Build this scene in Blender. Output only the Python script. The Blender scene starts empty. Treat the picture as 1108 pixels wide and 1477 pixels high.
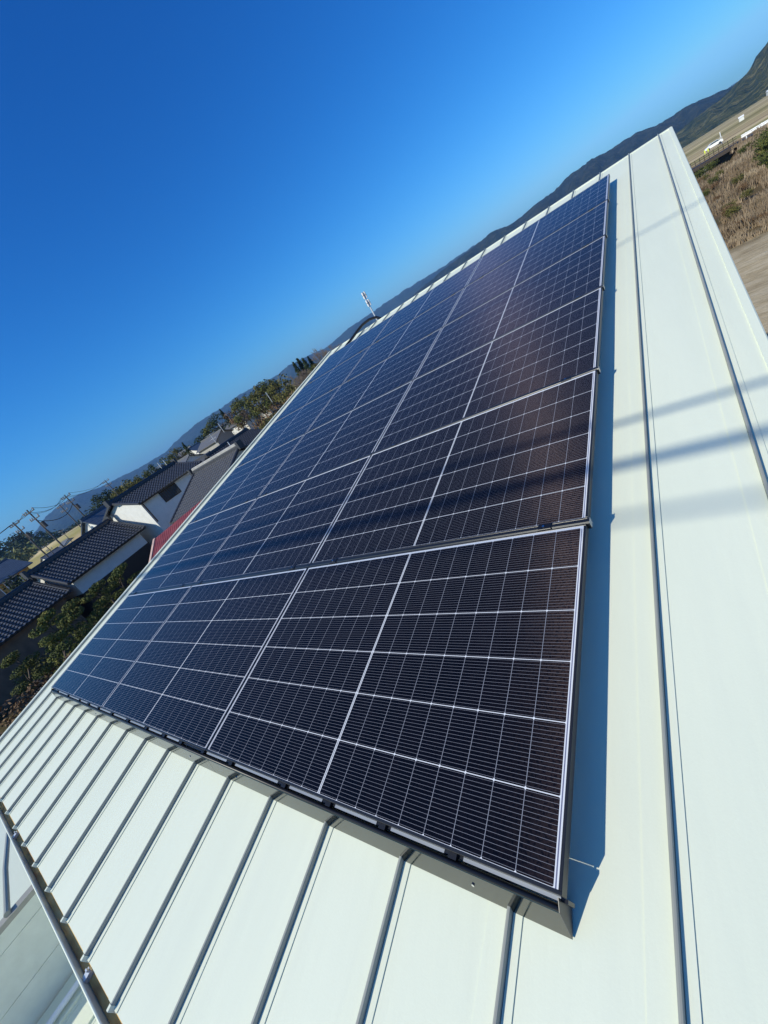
import bpy, bmesh, math, random
from mathutils import Vector, Matrix, noise
R = math.radians
random.seed(7)
sc = bpy.context.scene
COL = sc.collection

# ------------------------------------------------------------------ camera
CAM = Vector((0.4574, -0.3053, 1.2137))
M = ((0.7411993855, -0.1836159298, -0.6456846453),
     (0.4479006839, -0.5811731890, 0.6794282168),
     (-0.5000084482, -0.7927943710, -0.3485235101))
cd = bpy.data.cameras.new('camera')
cam = bpy.data.objects.new('camera', cd)
COL.objects.link(cam)
cam.matrix_world = Matrix(((M[0][0], -M[0][1], -M[0][2], CAM.x),
                           (M[1][0], -M[1][1], -M[1][2], CAM.y),
                           (M[2][0], -M[2][1], -M[2][2], CAM.z),
                           (0, 0, 0, 1)))
cd.sensor_fit = 'VERTICAL'
cd.sensor_height = 36.0
cd.lens = 595.866 / 1477 * 36
cd.clip_start = 0.05
cd.clip_end = 30000
sc.camera = cam

# ------------------------------------------------------------------ light
SUN = Vector((-0.300, -0.793, 0.530)).normalized()
elev = math.asin(SUN.z)
azim = math.atan2(SUN.x, SUN.y)
w = bpy.data.worlds.new('World')
sc.world = w
w.use_nodes = True
nt = w.node_tree
bg = nt.nodes['Background']
sky = nt.nodes.new('ShaderNodeTexSky')
sky.sky_type = 'NISHITA'
sky.sun_disc = False
sky.sun_elevation = elev
sky.sun_rotation = azim
sky.altitude = 0
sky.air_density = 1.0
sky.dust_density = 1.0
sky.ozone_density = 3.0
# clear winter air: deepen the blue of the sky texture channel by channel
sep = nt.nodes.new('ShaderNodeSeparateColor')
com = nt.nodes.new('ShaderNodeCombineColor')
nt.links.new(sky.outputs[0], sep.inputs[0])
for ch, gam, gain, top in ((0, 2.3, 2.4, 0.29), (1, 1.37, 1.72, 0.72), (2, 1.05, 2.0, 1.12)):
    p1 = nt.nodes.new('ShaderNodeMath')
    p1.operation = 'MULTIPLY'
    p1.inputs[1].default_value = 0.085
    p2 = nt.nodes.new('ShaderNodeMath')
    p2.operation = 'POWER'
    p2.inputs[1].default_value = gam
    p3 = nt.nodes.new('ShaderNodeMath')
    p3.operation = 'MULTIPLY'
    p3.inputs[1].default_value = gain / 0.1
    nt.links.new(sep.outputs[ch], p1.inputs[0])
    nt.links.new(p1.outputs[0], p2.inputs[0])
    nt.links.new(p2.outputs[0], p3.inputs[0])
    p4 = nt.nodes.new('ShaderNodeMath')
    p4.operation = 'MINIMUM'
    p4.inputs[1].default_value = top / 0.1
    nt.links.new(p3.outputs[0], p4.inputs[0])
    nt.links.new(p4.outputs[0], com.inputs[ch])
nt.links.new(com.outputs[0], bg.inputs[0])
bg.inputs[1].default_value = 0.1
sl = bpy.data.lights.new('sun', 'SUN')
sl.energy = 4.6
sl.angle = R(0.53)
sl.color = (1.0, 0.95, 0.80)
so = bpy.data.objects.new('sun', sl)
COL.objects.link(so)
so.rotation_euler = SUN.to_track_quat('Z', 'Y').to_euler()
sc.view_settings.view_transform = 'Standard'
sc.view_settings.look = 'None'
sc.view_settings.gamma = 1
sc.view_settings.exposure = 0.0

# ------------------------------------------------------------------ frames
TH = math.atan(0.2)
CT, ST = math.cos(TH), math.sin(TH)
G = -5.0                                       # ground level of the plot


def RT(x, y, z):                               # roof coordinates to world
    return Vector((x, y * CT - z * ST, y * ST + z * CT))


def P(az, d, z):                               # bearing and distance from the roof, absolute height
    a = R(az)
    return Vector((CAM.x + d * math.sin(a), CAM.y + d * math.cos(a), z))


def fbm(x, y, z=0.0, o=4):
    return noise.fractal(Vector((x, y, z)), 1.0, 2.0, o)


def sstep(a, b, x):
    t = max(0.0, min(1.0, (x - a) / (b - a)))
    return t * t * (3 - 2 * t)


# ------------------------------------------------------------------ materials
def newmat(name):
    m = bpy.data.materials.new(name)
    m.use_nodes = True
    t = m.node_tree
    return m, t, t.nodes['Principled BSDF']


def plain(name, col, rough=0.5, metal=0.0, var=0.12, scale=3.0, bump=0.0, bscale=40.0, spec=0.5, stretch=None):
    m, t, p = newmat(name)
    tc = t.nodes.new('ShaderNodeTexCoord')
    mp = t.nodes.new('ShaderNodeMapping')
    if stretch:
        mp.inputs['Scale'].default_value = stretch
    t.links.new(tc.outputs['Object'], mp.inputs[0])
    n = t.nodes.new('ShaderNodeTexNoise')
    n.inputs['Scale'].default_value = scale
    n.inputs['Detail'].default_value = 6
    t.links.new(mp.outputs[0], n.inputs[0])
    r = t.nodes.new('ShaderNodeValToRGB')
    r.color_ramp.elements[0].position = 0.3
    r.color_ramp.elements[1].position = 0.7
    r.color_ramp.elements[0].color = (*[c * (1 - var) for c in col], 1)
    r.color_ramp.elements[1].color = (*[min(1, c * (1 + var)) for c in col], 1)
    t.links.new(n.outputs[0], r.inputs[0])
    t.links.new(r.outputs[0], p.inputs['Base Color'])
    p.inputs['Roughness'].default_value = rough
    p.inputs['Metallic'].default_value = metal
    p.inputs['Specular IOR Level'].default_value = spec
    if bump:
        n2 = t.nodes.new('ShaderNodeTexNoise')
        n2.inputs['Scale'].default_value = bscale
        n2.inputs['Detail'].default_value = 3
        t.links.new(mp.outputs[0], n2.inputs[0])
        b = t.nodes.new('ShaderNodeBump')
        b.inputs['Strength'].default_value = bump
        b.inputs['Distance'].default_value = 0.02
        t.links.new(n2.outputs[0], b.inputs['Height'])
        t.links.new(b.outputs[0], p.inputs['Normal'])
    return m


def ramp_mat(name, cols, scale, rough=0.85, detail=8, stretch=None, bump=0.0, bscale=None, bdist=0.1, spec=0.25, lo=0.32, hi=0.68):
    m, t, p = newmat(name)
    tc = t.nodes.new('ShaderNodeTexCoord')
    mp = t.nodes.new('ShaderNodeMapping')
    if stretch:
        mp.inputs['Scale'].default_value = stretch
    t.links.new(tc.outputs['Object'], mp.inputs[0])
    n = t.nodes.new('ShaderNodeTexNoise')
    n.inputs['Scale'].default_value = scale
    n.inputs['Detail'].default_value = detail
    n.inputs['Roughness'].default_value = 0.62
    t.links.new(mp.outputs[0], n.inputs[0])
    r = t.nodes.new('ShaderNodeValToRGB')
    e = r.color_ramp.elements
    k = len(cols)
    for i, c in enumerate(cols):
        pos = lo + (hi - lo) * i / (k - 1)
        if i < 2:
            e[i].position = pos
            e[i].color = (*c, 1)
        else:
            x = e.new(pos)
            x.color = (*c, 1)
    t.links.new(n.outputs[0], r.inputs[0])
    t.links.new(r.outputs[0], p.inputs['Base Color'])
    p.inputs['Roughness'].default_value = rough
    p.inputs['Specular IOR Level'].default_value = spec
    if bump:
        n2 = t.nodes.new('ShaderNodeTexNoise')
        n2.inputs['Scale'].default_value = bscale or scale * 4
        n2.inputs['Detail'].default_value = 5
        t.links.new(mp.outputs[0], n2.inputs[0])
        b = t.nodes.new('ShaderNodeBump')
        b.inputs['Strength'].default_value = bump
        b.inputs['Distance'].default_value = bdist
        t.links.new(n2.outputs[0], b.inputs['Height'])
        t.links.new(b.outputs[0], p.inputs['Normal'])
    return m


class NX:                                      # tiny expression helper over Math nodes
    def __init__(s, t):
        s.t = t

    def m(s, op, a, b=None, c=None):
        n = s.t.nodes.new('ShaderNodeMath')
        n.operation = op
        for i, v in enumerate((a, b, c)):
            if v is None:
                continue
            if isinstance(v, (int, float)):
                n.inputs[i].default_value = v
            else:
                s.t.links.new(v, n.inputs[i])
        return n.outputs[0]

    def near(s, x, period, half):              # 1 where x lies within half of a multiple of period
        h = s.m('PINGPONG', x, period / 2)
        return s.m('LESS_THAN', h, half)

    def mix(s, f, a, b):
        n = s.t.nodes.new('ShaderNodeMix')
        n.data_type = 'RGBA'
        for v, i in ((f, 0), (a, 6), (b, 7)):
            if isinstance(v, tuple):
                n.inputs[i].default_value = (*v, 1)
            elif isinstance(v, (int, float)):
                n.inputs[i].default_value = v
            else:
                s.t.links.new(v, n.inputs[i])
        return n.outputs[2]


PW, PH = 1.737, 1.134                          # solar panel size


def cell_material():
    m, t, p = newmat('solar_cells')
    X = NX(t)
    tc = t.nodes.new('ShaderNodeTexCoord')
    sp = t.nodes.new('ShaderNodeSeparateXYZ')
    t.links.new(tc.outputs['Object'], sp.inputs[0])
    x, y = sp.outputs[0], sp.outputs[1]
    ax = X.m('ABSOLUTE', x)
    px, py = 0.09383, 0.1846
    yy = X.m('SUBTRACT', y, 0.0085)            # from the lower frame upwards
    mid = 0.0050
    u = X.m('SUBTRACT', ax, mid)               # from the middle gap outwards
    endx = 9 * px
    endy = 6 * py
    colgap = X.near(u, px, 0.0009)
    rowgap = X.near(yy, py, 0.0013)
    # clipped cell corners make small white diamonds
    hx = X.m('PINGPONG', u, px / 2)
    hy = X.m('PINGPONG', yy, py / 2)
    dia = X.m('LESS_THAN', X.m('ADD', hx, hy), 0.0048)
    midg = X.m('MULTIPLY', X.m('LESS_THAN', ax, mid), X.m('GREATER_THAN', ax, 0.0014))
    border = X.m('MAXIMUM', X.m('GREATER_THAN', u, endx - 0.0008), X.m('GREATER_THAN', yy, endy - 0.0008))
    rib1 = X.m('MULTIPLY', X.m('GREATER_THAN', u, endx + 0.0025), X.m('LESS_THAN', u, endx + 0.0062))
    bus = X.near(X.m('ADD', yy, py / 32), py / 16, 0.00042)
    n = t.nodes.new('ShaderNodeTexNoise')
    n.inputs['Scale'].default_value = 150
    n.inputs['Detail'].default_value = 2
    t.links.new(tc.outputs['Object'], n.inputs[0])
    # one tone per cell
    ci = X.m('FLOOR', X.m('DIVIDE', X.m('ADD', x, 4.0), px))
    cj = X.m('FLOOR', X.m('DIVIDE', yy, py))
    cb = t.nodes.new('ShaderNodeCombineXYZ')
    t.links.new(ci, cb.inputs[0])
    t.links.new(cj, cb.inputs[1])
    oi = t.nodes.new('ShaderNodeObjectInfo')
    t.links.new(oi.outputs['Random'], cb.inputs[2])
    wn = t.nodes.new('ShaderNodeTexWhiteNoise')
    t.links.new(cb.outputs[0], wn.inputs[0])
    tone = X.mix(wn.outputs['Value'], (0.0020, 0.0028, 0.0058), (0.0036, 0.0040, 0.0074))
    speck = X.m('GREATER_THAN', n.outputs[0], 0.60)
    cell = X.mix(X.m('MULTIPLY', speck, 0.25), tone, (0.014, 0.009, 0.010))
    c = X.mix(bus, cell, (0.215, 0.220, 0.255))
    white = (0.72, 0.73, 0.75)
    g = X.m('MAXIMUM', rowgap, dia)
    c = X.mix(colgap, c, (0.26, 0.27, 0.31))
    c = X.mix(g, c, white)
    c = X.mix(X.m('MAXIMUM', midg, border), c, white)
    c = X.mix(X.m('MULTIPLY', rib1, X.m('LESS_THAN', yy, endy - 0.005)), c, (0.16, 0.17, 0.25))
    t.links.new(c, p.inputs['Base Color'])
    p.inputs['Roughness'].default_value = 0.13
    p.inputs['IOR'].default_value = 1.22
    p.inputs['Sheen Weight'].default_value = 0.004
    p.inputs['Sheen Roughness'].default_value = 0.35
    p.inputs['Sheen Tint'].default_value = (0.9, 0.55, 0.45, 1)
    # the round wires run across the cells and glint like tiny cylinders
    gl = t.nodes.new('ShaderNodeBsdfAnisotropic')
    gl.inputs['Roughness'].default_value = 0.50
    gl.inputs['Anisotropy'].default_value = 0.80
    tv = t.nodes.new('ShaderNodeCombineXYZ')
    tv.inputs[0].default_value = 1.0
    t.links.new(tv.outputs[0], gl.inputs['Tangent'])
    grain = t.nodes.new('ShaderNodeMapRange')
    grain.inputs[1].default_value = 0.38
    grain.inputs[2].default_value = 0.66
    grain.inputs[3].default_value = 0.2
    grain.inputs[4].default_value = 2.2
    t.links.new(n.outputs[0], grain.inputs[0])
    solid = X.m('SUBTRACT', 1.0, X.m('MAXIMUM', X.m('MAXIMUM', g, colgap), X.m('MAXIMUM', midg, border)))
    gc = X.mix(X.m('MULTIPLY', solid, grain.outputs[0]), (0.0, 0.0, 0.0), (0.0066, 0.0047, 0.0047))
    t.links.new(gc, gl.inputs['Color'])
    ad = t.nodes.new('ShaderNodeAddShader')
    t.links.new(p.outputs[0], ad.inputs[0])
    t.links.new(gl.outputs[0], ad.inputs[1])
    t.links.new(ad.outputs[0], t.nodes['Material Output'].inputs['Surface'])
    return m


def roof_material():
    m, t, p = newmat('pale_coated_steel')
    tc = t.nodes.new('ShaderNodeTexCoord')
    X = NX(t)
    mp = t.nodes.new('ShaderNodeMapping')
    mp.inputs['Scale'].default_value = (3.0, 0.5, 1)
    t.links.new(tc.outputs['Object'], mp.inputs[0])
    n1 = t.nodes.new('ShaderNodeTexNoise')
    n1.inputs['Scale'].default_value = 1.3
    n1.inputs['Detail'].default_value = 8
    t.links.new(mp.outputs[0], n1.inputs[0])
    n2 = t.nodes.new('ShaderNodeTexNoise')
    n2.inputs['Scale'].default_value = 140
    n2.inputs['Detail'].default_value = 3
    t.links.new(tc.outputs['Object'], n2.inputs[0])
    n3 = t.nodes.new('ShaderNodeTexNoise')
    n3.inputs['Scale'].default_value = 23
    n3.inputs['Detail'].default_value = 10
    n3.inputs['Roughness'].default_value = 0.75
    t.links.new(tc.outputs['Object'], n3.inputs[0])
    c = X.mix(n1.outputs[0], (0.738, 0.768, 0.610), (0.788, 0.815, 0.660))
    spot = X.m('GREATER_THAN', n3.outputs[0], 0.735)
    c = X.mix(X.m('MULTIPLY', spot, 0.45), c, (0.36, 0.35, 0.30))
    # rain-washed dust: long streaks down the slope and broad blotches
    mp2 = t.nodes.new('ShaderNodeMapping')
    mp2.inputs['Scale'].default_value = (16, 0.45, 1)
    t.links.new(tc.outputs['Object'], mp2.inputs[0])
    n4 = t.nodes.new('ShaderNodeTexNoise')
    n4.inputs['Scale'].default_value = 1.0
    n4.inputs['Detail'].default_value = 5
    t.links.new(mp2.outputs[0], n4.inputs[0])
    n5 = t.nodes.new('ShaderNodeTexNoise')
    n5.inputs['Scale'].default_value = 0.9
    n5.inputs['Detail'].default_value = 4
    t.links.new(tc.outputs['Object'], n5.inputs[0])
    st = t.nodes.new('ShaderNodeMapRange')
    st.inputs[1].default_value = 0.52
    st.inputs[2].default_value = 0.78
    t.links.new(n4.outputs[0], st.inputs[0])
    c = X.mix(X.m('MULTIPLY', st.outputs[0], 0.22), c, (0.675, 0.70, 0.585))
    bl = t.nodes.new('ShaderNodeMapRange')
    bl.inputs[1].default_value = 0.45
    bl.inputs[2].default_value = 0.75
    t.links.new(n5.outputs[0], bl.inputs[0])
    c = X.mix(X.m('MULTIPLY', bl.outputs[0], 0.30), c, (0.655, 0.70, 0.575))
    g = X.m('MULTIPLY', n2.outputs[0], 0.10)
    c = X.mix(g, c, (0.65, 0.68, 0.55))
    t.links.new(c, p.inputs['Base Color'])
    p.inputs['Roughness'].default_value = 0.48
    p.inputs['Specular IOR Level'].default_value = 0.35
    b = t.nodes.new('ShaderNodeBump')
    b.inputs['Strength'].default_value = 0.045
    b.inputs['Distance'].default_value = 0.004
    t.links.new(n2.outputs[0], b.inputs['Height'])
    b2 = t.nodes.new('ShaderNodeBump')
    b2.inputs['Strength'].default_value = 0.16
    b2.inputs['Distance'].default_value = 0.06
    t.links.new(n1.outputs[0], b2.inputs['Height'])
    t.links.new(b.outputs[0], b2.inputs['Normal'])
    t.links.new(b2.outputs[0], p.inputs['Normal'])
    return m


MAT = {}
MAT['roof'] = roof_material()
MAT['seam'] = plain('grey_seam_steel', (0.33, 0.335, 0.29), 0.45, 0, 0.08, 5)
MAT['cells'] = cell_material()
MAT['frame'] = plain('black_anodised', (0.018, 0.019, 0.022), 0.35, 0.0, 0.1)
MAT['bar'] = plain('black_bar', (0.02, 0.022, 0.026), 0.3, 0.0, 0.15)
MAT['cover'] = plain('black_gloss_cover', (0.075, 0.078, 0.072), 0.12, 1.0, 0.06)
MAT['alu'] = plain('aluminium', (0.62, 0.62, 0.58), 0.35, 0.6, 0.1)
MAT['black'] = plain('black_plastic', (0.012, 0.012, 0.014), 0.4)
MAT['steel'] = plain('bright_bolt', (0.7, 0.7, 0.7), 0.25, 1.0)
MAT['gutter'] = plain('gutter_grey', (0.66, 0.70, 0.60), 0.6, 0, 0.1, 4, spec=0.2)
MAT['gutter_dirt'] = ramp_mat('gutter_dirt', [(0.45, 0.22, 0.08), (0.75, 0.45, 0.15), (0.80, 0.60, 0.28)], 7, 0.9, stretch=(0.6, 3, 3))
MAT['siding'] = plain('pale_siding', (0.72, 0.75, 0.66), 0.7, 0, 0.05, 8)
MAT['coping'] = plain('coping_taupe', (0.34, 0.33, 0.29), 0.6)
MAT['tile'] = plain('grey_roof_tile', (0.048, 0.048, 0.052), 0.36, 0, 0.35, 9, spec=0.7)
MAT['tile_dark'] = plain('dark_ridge_tile', (0.035, 0.037, 0.045), 0.5, 0, 0.3, 9)
MAT['tile_mid'] = plain('mid_grey_roof_tile', (0.12, 0.12, 0.125), 0.5, 0, 0.25, 9)
MAT['slate'] = plain('blue_grey_roof', (0.065, 0.085, 0.115), 0.5, 0, 0.2, 3)
MAT['plaster'] = plain('white_plaster', (0.68, 0.68, 0.65), 0.8, 0, 0.05, 3)
MAT['mudwall'] = plain('brown_wall', (0.20, 0.12, 0.075), 0.85, 0, 0.25, 2)
MAT['wood'] = plain('dark_wood', (0.045, 0.032, 0.024), 0.8, 0, 0.3, 4, stretch=(6, 6, 1))
MAT['ochre'] = plain('ochre_wall', (0.50, 0.27, 0.07), 0.8, 0, 0.12, 2)
MAT['glass'] = plain('window_glass', (0.05, 0.07, 0.09), 0.08, 0, 0.1)
MAT['whiteframe'] = plain('white_frame', (0.75, 0.76, 0.78), 0.5)
MAT['redroof'] = plain('red_brown_metal_roof', (0.26, 0.055, 0.05), 0.5, 0, 0.25, 3)
MAT['pinkfascia'] = plain('faded_fascia_board', (0.62, 0.42, 0.34), 0.7)
MAT['concrete'] = plain('concrete', (0.36, 0.35, 0.33), 0.85, 0, 0.15, 4)
MAT['pole'] = plain('concrete_pole', (0.085, 0.08, 0.078), 0.85, 0, 0.2, 4)
MAT['wire'] = plain('wire_black', (0.02, 0.02, 0.022), 0.6)
MAT['galv'] = plain('galvanised_pipe', (0.62, 0.64, 0.66), 0.4, 0.3)
MAT['asphalt'] = plain('asphalt', (0.055, 0.055, 0.057), 0.9, 0, 0.2, 6)
MAT['whitepaint'] = plain('white_paint', (0.8, 0.8, 0.8), 0.45)
MAT['carsilver'] = plain('silver_car_paint', (0.62, 0.64, 0.68), 0.25, 0.3, 0.03)
MAT['carwhite'] = plain('white_car_paint', (0.8, 0.8, 0.8), 0.3, 0, 0.03)
MAT['rubber'] = plain('tyre_rubber', (0.02, 0.02, 0.02), 0.8)
MAT['bark'] = plain('bark', (0.10, 0.075, 0.055), 0.9, 0, 0.3, 6)
MAT['twig'] = plain('bare_twigs', (0.21, 0.16, 0.12), 0.9, 0, 0.3, 2)
MAT['hivis'] = plain('yellow_vest', (0.62, 0.72, 0.06), 0.7)
MAT['pine'] = ramp_mat('pine_needles', [(0.025, 0.042, 0.012), (0.095, 0.110, 0.026), (0.24, 0.22, 0.05)], 2.2)
MAT['leaf'] = ramp_mat('evergreen_leaves', [(0.026, 0.042, 0.012), (0.080, 0.092, 0.022), (0.19, 0.17, 0.042)], 1.2)
MAT['cedar'] = ramp_mat('cedar_needles', [(0.012, 0.024, 0.010), (0.026, 0.044, 0.015), (0.050, 0.066, 0.022)], 0.7)
MAT['autumn'] = ramp_mat('rusty_leaves', [(0.085, 0.052, 0.028), (0.16, 0.095, 0.050), (0.25, 0.16, 0.075)], 1.5)
MAT['olive'] = ramp_mat('olive_leaves', [(0.05, 0.055, 0.014), (0.11, 0.105, 0.025), (0.19, 0.16, 0.045)], 1.0)
MAT['bamboo'] = ramp_mat('bamboo_leaves', [(0.06, 0.075, 0.022), (0.12, 0.13, 0.04), (0.19, 0.18, 0.065)], 0.15)
MAT['drygrass'] = ramp_mat('dry_grass_blades', [(0.085, 0.075, 0.03), (0.19, 0.135, 0.085), (0.29, 0.22, 0.145), (0.40, 0.32, 0.22)], 0.45, lo=0.3, hi=0.7)
MAT['rubble'] = plain('garden_stone', (0.24, 0.25, 0.27), 0.8, 0, 0.25, 3)
MAT['roofsheet'] = plain('pale_sheet', (0.62, 0.68, 0.63), 0.6, 0, 0.06, 3)


def ground_material():
    m, t, p = newmat('ground_soil_and_grass')
    X = NX(t)
    tc = t.nodes.new('ShaderNodeTexCoord')
    sp = t.nodes.new('ShaderNodeSeparateXYZ')
    t.links.new(tc.outputs['Object'], sp.inputs[0])

    def nz(scale, st=(1, 1, 1), det=8, rough=0.6):
        mp = t.nodes.new('ShaderNodeMapping')
        mp.inputs['Scale'].default_value = st
        t.links.new(tc.outputs['Object'], mp.inputs[0])
        n = t.nodes.new('ShaderNodeTexNoise')
        n.inputs['Scale'].default_value = scale
        n.inputs['Detail'].default_value = det
        n.inputs['Roughness'].default_value = rough
        t.links.new(mp.outputs[0], n.inputs[0])
        return n.outputs[0]

    def ramp(f, stops):
        r = t.nodes.new('ShaderNodeValToRGB')
        e = r.color_ramp.elements
        for i, (pos, c) in enumerate(stops):
            el = e[i] if i < 2 else e.new(pos)
            el.position = pos
            el.color = (*c, 1)
        t.links.new(f, r.inputs[0])
        return r.outputs[0]
    near = ramp(nz(0.9, (1, 2.6, 1), 10, 0.7), [(0.3, (0.30, 0.22, 0.12)), (0.5, (0.48, 0.375, 0.225)), (0.7, (0.62, 0.51, 0.34))])
    field = ramp(nz(0.030, (0.08, 0.60, 1), 2), [(0.34, (0.26, 0.22, 0.08)), (0.43, (0.46, 0.34, 0.18)), (0.49, (0.30, 0.26, 0.09)), (0.55, (0.66, 0.52, 0.28)), (0.61, (0.34, 0.24, 0.13)), (0.68, (0.52, 0.40, 0.22))])
    levee = ramp(nz(0.25, (1, 1, 1), 9, 0.7), [(0.32, (0.06, 0.07, 0.022)), (0.5, (0.14, 0.095, 0.05)), (0.68, (0.25, 0.17, 0.09))])
    yard = ramp(nz(0.35, (1, 1, 1), 9), [(0.35, (0.045, 0.035, 0.02)), (0.5, (0.09, 0.07, 0.03)), (0.68, (0.17, 0.12, 0.06))])
    y = sp.outputs[1]
    x = sp.outputs[0]
    wob = X.m('MULTIPLY', X.m('SUBTRACT', nz(0.12), 0.5), 10)
    yw = X.m('ADD', y, wob)
    xw = X.m('ADD', x, wob)

    def st(v, a, b):
        mr = t.nodes.new('ShaderNodeMapRange')
        mr.interpolation_type = 'SMOOTHSTEP'
        mr.inputs[1].default_value = a
        mr.inputs[2].default_value = b
        t.links.new(v, mr.inputs[0])
        return mr.outputs[0]
    c = X.mix(st(yw, 31, 35), near, levee)
    c = X.mix(st(yw, 98, 104), c, field)
    yards = X.m('MULTIPLY', st(X.m('MULTIPLY', xw, -1), 8, 12), X.m('SUBTRACT', 1, st(X.m('MULTIPLY', xw, -1), 46, 52)))
    c = X.mix(X.m('MULTIPLY', yards, X.m('SUBTRACT', 1, st(y, 80, 100))), c, yard)
    c = X.mix(st(X.m('MULTIPLY', xw, -1), 50, 56), c, field)
    t.links.new(c, p.inputs['Base Color'])
    p.inputs['Roughness'].default_value = 0.95
    p.inputs['Specular IOR Level'].default_value = 0.1
    b = t.nodes.new('ShaderNodeBump')
    b.inputs['Strength'].default_value = 0.6
    b.inputs['Distance'].default_value = 0.12
    t.links.new(nz(3.0, (1, 1.6, 1), 8, 0.7), b.inputs['Height'])
    t.links.new(b.outputs[0], p.inputs['Normal'])
    return m


MAT['ground'] = ground_material()


def forest_mat(name, cols, scale, bump):
    return ramp_mat(name, cols, scale, 0.95, 12, None, bump, scale * 3.5, 14.0, 0.05, 0.38, 0.62)


# ------------------------------------------------------------------ mesh helper
class MB:
    def __init__(s):
        s.v, s.f = [], []

    def face(s, pts):
        i = len(s.v)
        s.v.extend([tuple(p) for p in pts])
        s.f.append(tuple(range(i, i + len(pts))))

    def box(s, lo, hi, T=None):
        x0, y0, z0 = lo
        x1, y1, z1 = hi
        c = [(x0, y0, z0), (x1, y0, z0), (x1, y1, z0), (x0, y1, z0), (x0, y0, z1), (x1, y0, z1), (x1, y1, z1), (x0, y1, z1)]
        if T:
            c = [tuple(T(*q)) for q in c]
        i = len(s.v)
        s.v.extend(c)
        for q in ((0, 3, 2, 1), (4, 5, 6, 7), (0, 1, 5, 4), (1, 2, 6, 5), (2, 3, 7, 6), (3, 0, 4, 7)):
            s.f.append(tuple(i + k for k in q))

    def bev(s, lo, hi, b, T=None):             # box with chamfered top edges
        x0, y0, z0 = lo
        x1, y1, z1 = hi
        s.loft([[(x0, y0, z0), (x1, y0, z0), (x1, y1, z0), (x0, y1, z0)],
                [(x0, y0, z1 - b), (x1, y0, z1 - b), (x1, y1, z1 - b), (x0, y1, z1 - b)],
                [(x0 + b, y0 + b, z1), (x1 - b, y0 + b, z1), (x1 - b, y1 - b, z1), (x0 + b, y1 - b, z1)]], T)

    def loft(s, rings, T=None, caps=True, closed=True):
        i0 = len(s.v)
        n = len(rings[0])
        for r in rings:
            for q in r:
                s.v.append(tuple(T(*q)) if T else tuple(q))
        for k in range(len(rings) - 1):
            for j in range(n if closed else n - 1):
                a, b = i0 + k * n + j, i0 + k * n + (j + 1) % n
                s.f.append((a, b, b + n, a + n))
        if caps and closed:
            s.f.append(tuple(i0 + j for j in reversed(range(n))))
            s.f.append(tuple(i0 + (len(rings) - 1) * n + j for j in range(n)))

    def tube(s, pts, rad, n=8, caps=True):
        pts = [Vector(q) for q in pts]
        rad = rad if isinstance(rad, (list, tuple)) else [rad] * len(pts)
        rings = []
        up = Vector((0, 0, 1))
        for k, q in enumerate(pts):
            d = (pts[min(k + 1, len(pts) - 1)] - pts[max(k - 1, 0)]).normalized()
            a = d.cross(up)
            if a.length < 0.05:
                a = d.cross(Vector((1, 0, 0)))
            a.normalize()
            b = d.cross(a)
            rings.append([tuple(q + (a * math.cos(2 * math.pi * j / n) + b * math.sin(2 * math.pi * j / n)) * rad[k]) for j in range(n)])
        s.loft(rings, None, caps)

    def build(s, name, mat, parent=None, off=None, smooth=False):
        me = bpy.data.meshes.new(name)
        v = s.v
        if off is not None:
            v = [(a - off[0], b - off[1], c - off[2]) for a, b, c in v]
        me.from_pydata(v, [], s.f)
        me.materials.append(mat)
        if smooth:
            me.polygons.foreach_set('use_smooth', [True] * len(me.polygons))
        me.update()
        o = bpy.data.objects.new(name, me)
        COL.objects.link(o)
        if parent:
            o.parent = parent
        return o


def fixn(o):
    bm = bmesh.new()
    bm.from_mesh(o.data)
    bmesh.ops.recalc_face_normals(bm, faces=bm.faces)
    bm.to_mesh(o.data)
    bm.free()
    return o


def tag(o, label, cat, group=None):
    o['label'] = label
    o['category'] = cat
    if group:
        o['group'] = group
    return o


def thing(name, label, cat, loc=(0, 0, 0), group=None):
    o = bpy.data.objects.new(name, None)
    COL.objects.link(o)
    o.empty_display_size = 0.2
    o.location = loc
    return tag(o, label, cat, group)


def struct(o, kind='structure', label=None):
    o['kind'] = kind
    if label:
        o['label'] = label
    return o


def copy_tree(o, parent=None):
    c = o.copy()
    COL.objects.link(c)
    if parent:
        c.parent = parent
    for ch in list(o.children):
        copy_tree(ch, c)
    return c


# ------------------------------------------------------------------ terrain
def terrain(x, y):
    lev = sstep(34, 92, y) - sstep(106, 122, y)
    z = G + 2.0 * lev * sstep(-30, -12, x)
    if y > 60:                                 # the levee stops at the bridge
        z -= 2.0 * sstep(72, 86, y) * (1 - sstep(7.9, 9.0, x)) * (1 - sstep(101, 104, y)) * sstep(-40, -20, x)
    # the valley floor climbs gently towards the village in the north-west
    d = math.hypot(x, y)
    if x < -20:
        z += 5.0 * sstep(50, 170, d) * sstep(28, 60, y * 1.0) * sstep(20, 60, -x)
    z += 0.12 * fbm(x * 0.13, y * 0.13) * (1 if d < 400 else 0)
    return z


def make_ground():
    b = MB()
    import itertools
    def axis():
        a = []
        q = 0.0
        st = 1.6
        while q < 9000:
            a.append(q)
            q += st
            if q > 130:
                st *= 1.16
        return sorted(set([-k for k in a] + a))
    xs, ys = axis(), axis()
    n = len(xs)
    for yy in ys:
        for xx in xs:
            b.v.append((xx, yy, terrain(xx, yy)))
    for j in range(len(ys) - 1):
        for i in range(n - 1):
            k = j * n + i
            b.f.append((k, k + 1, k + 1 + n, k + n))
    return struct(b.build('ground', MAT['ground'], smooth=True))


make_ground()


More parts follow.
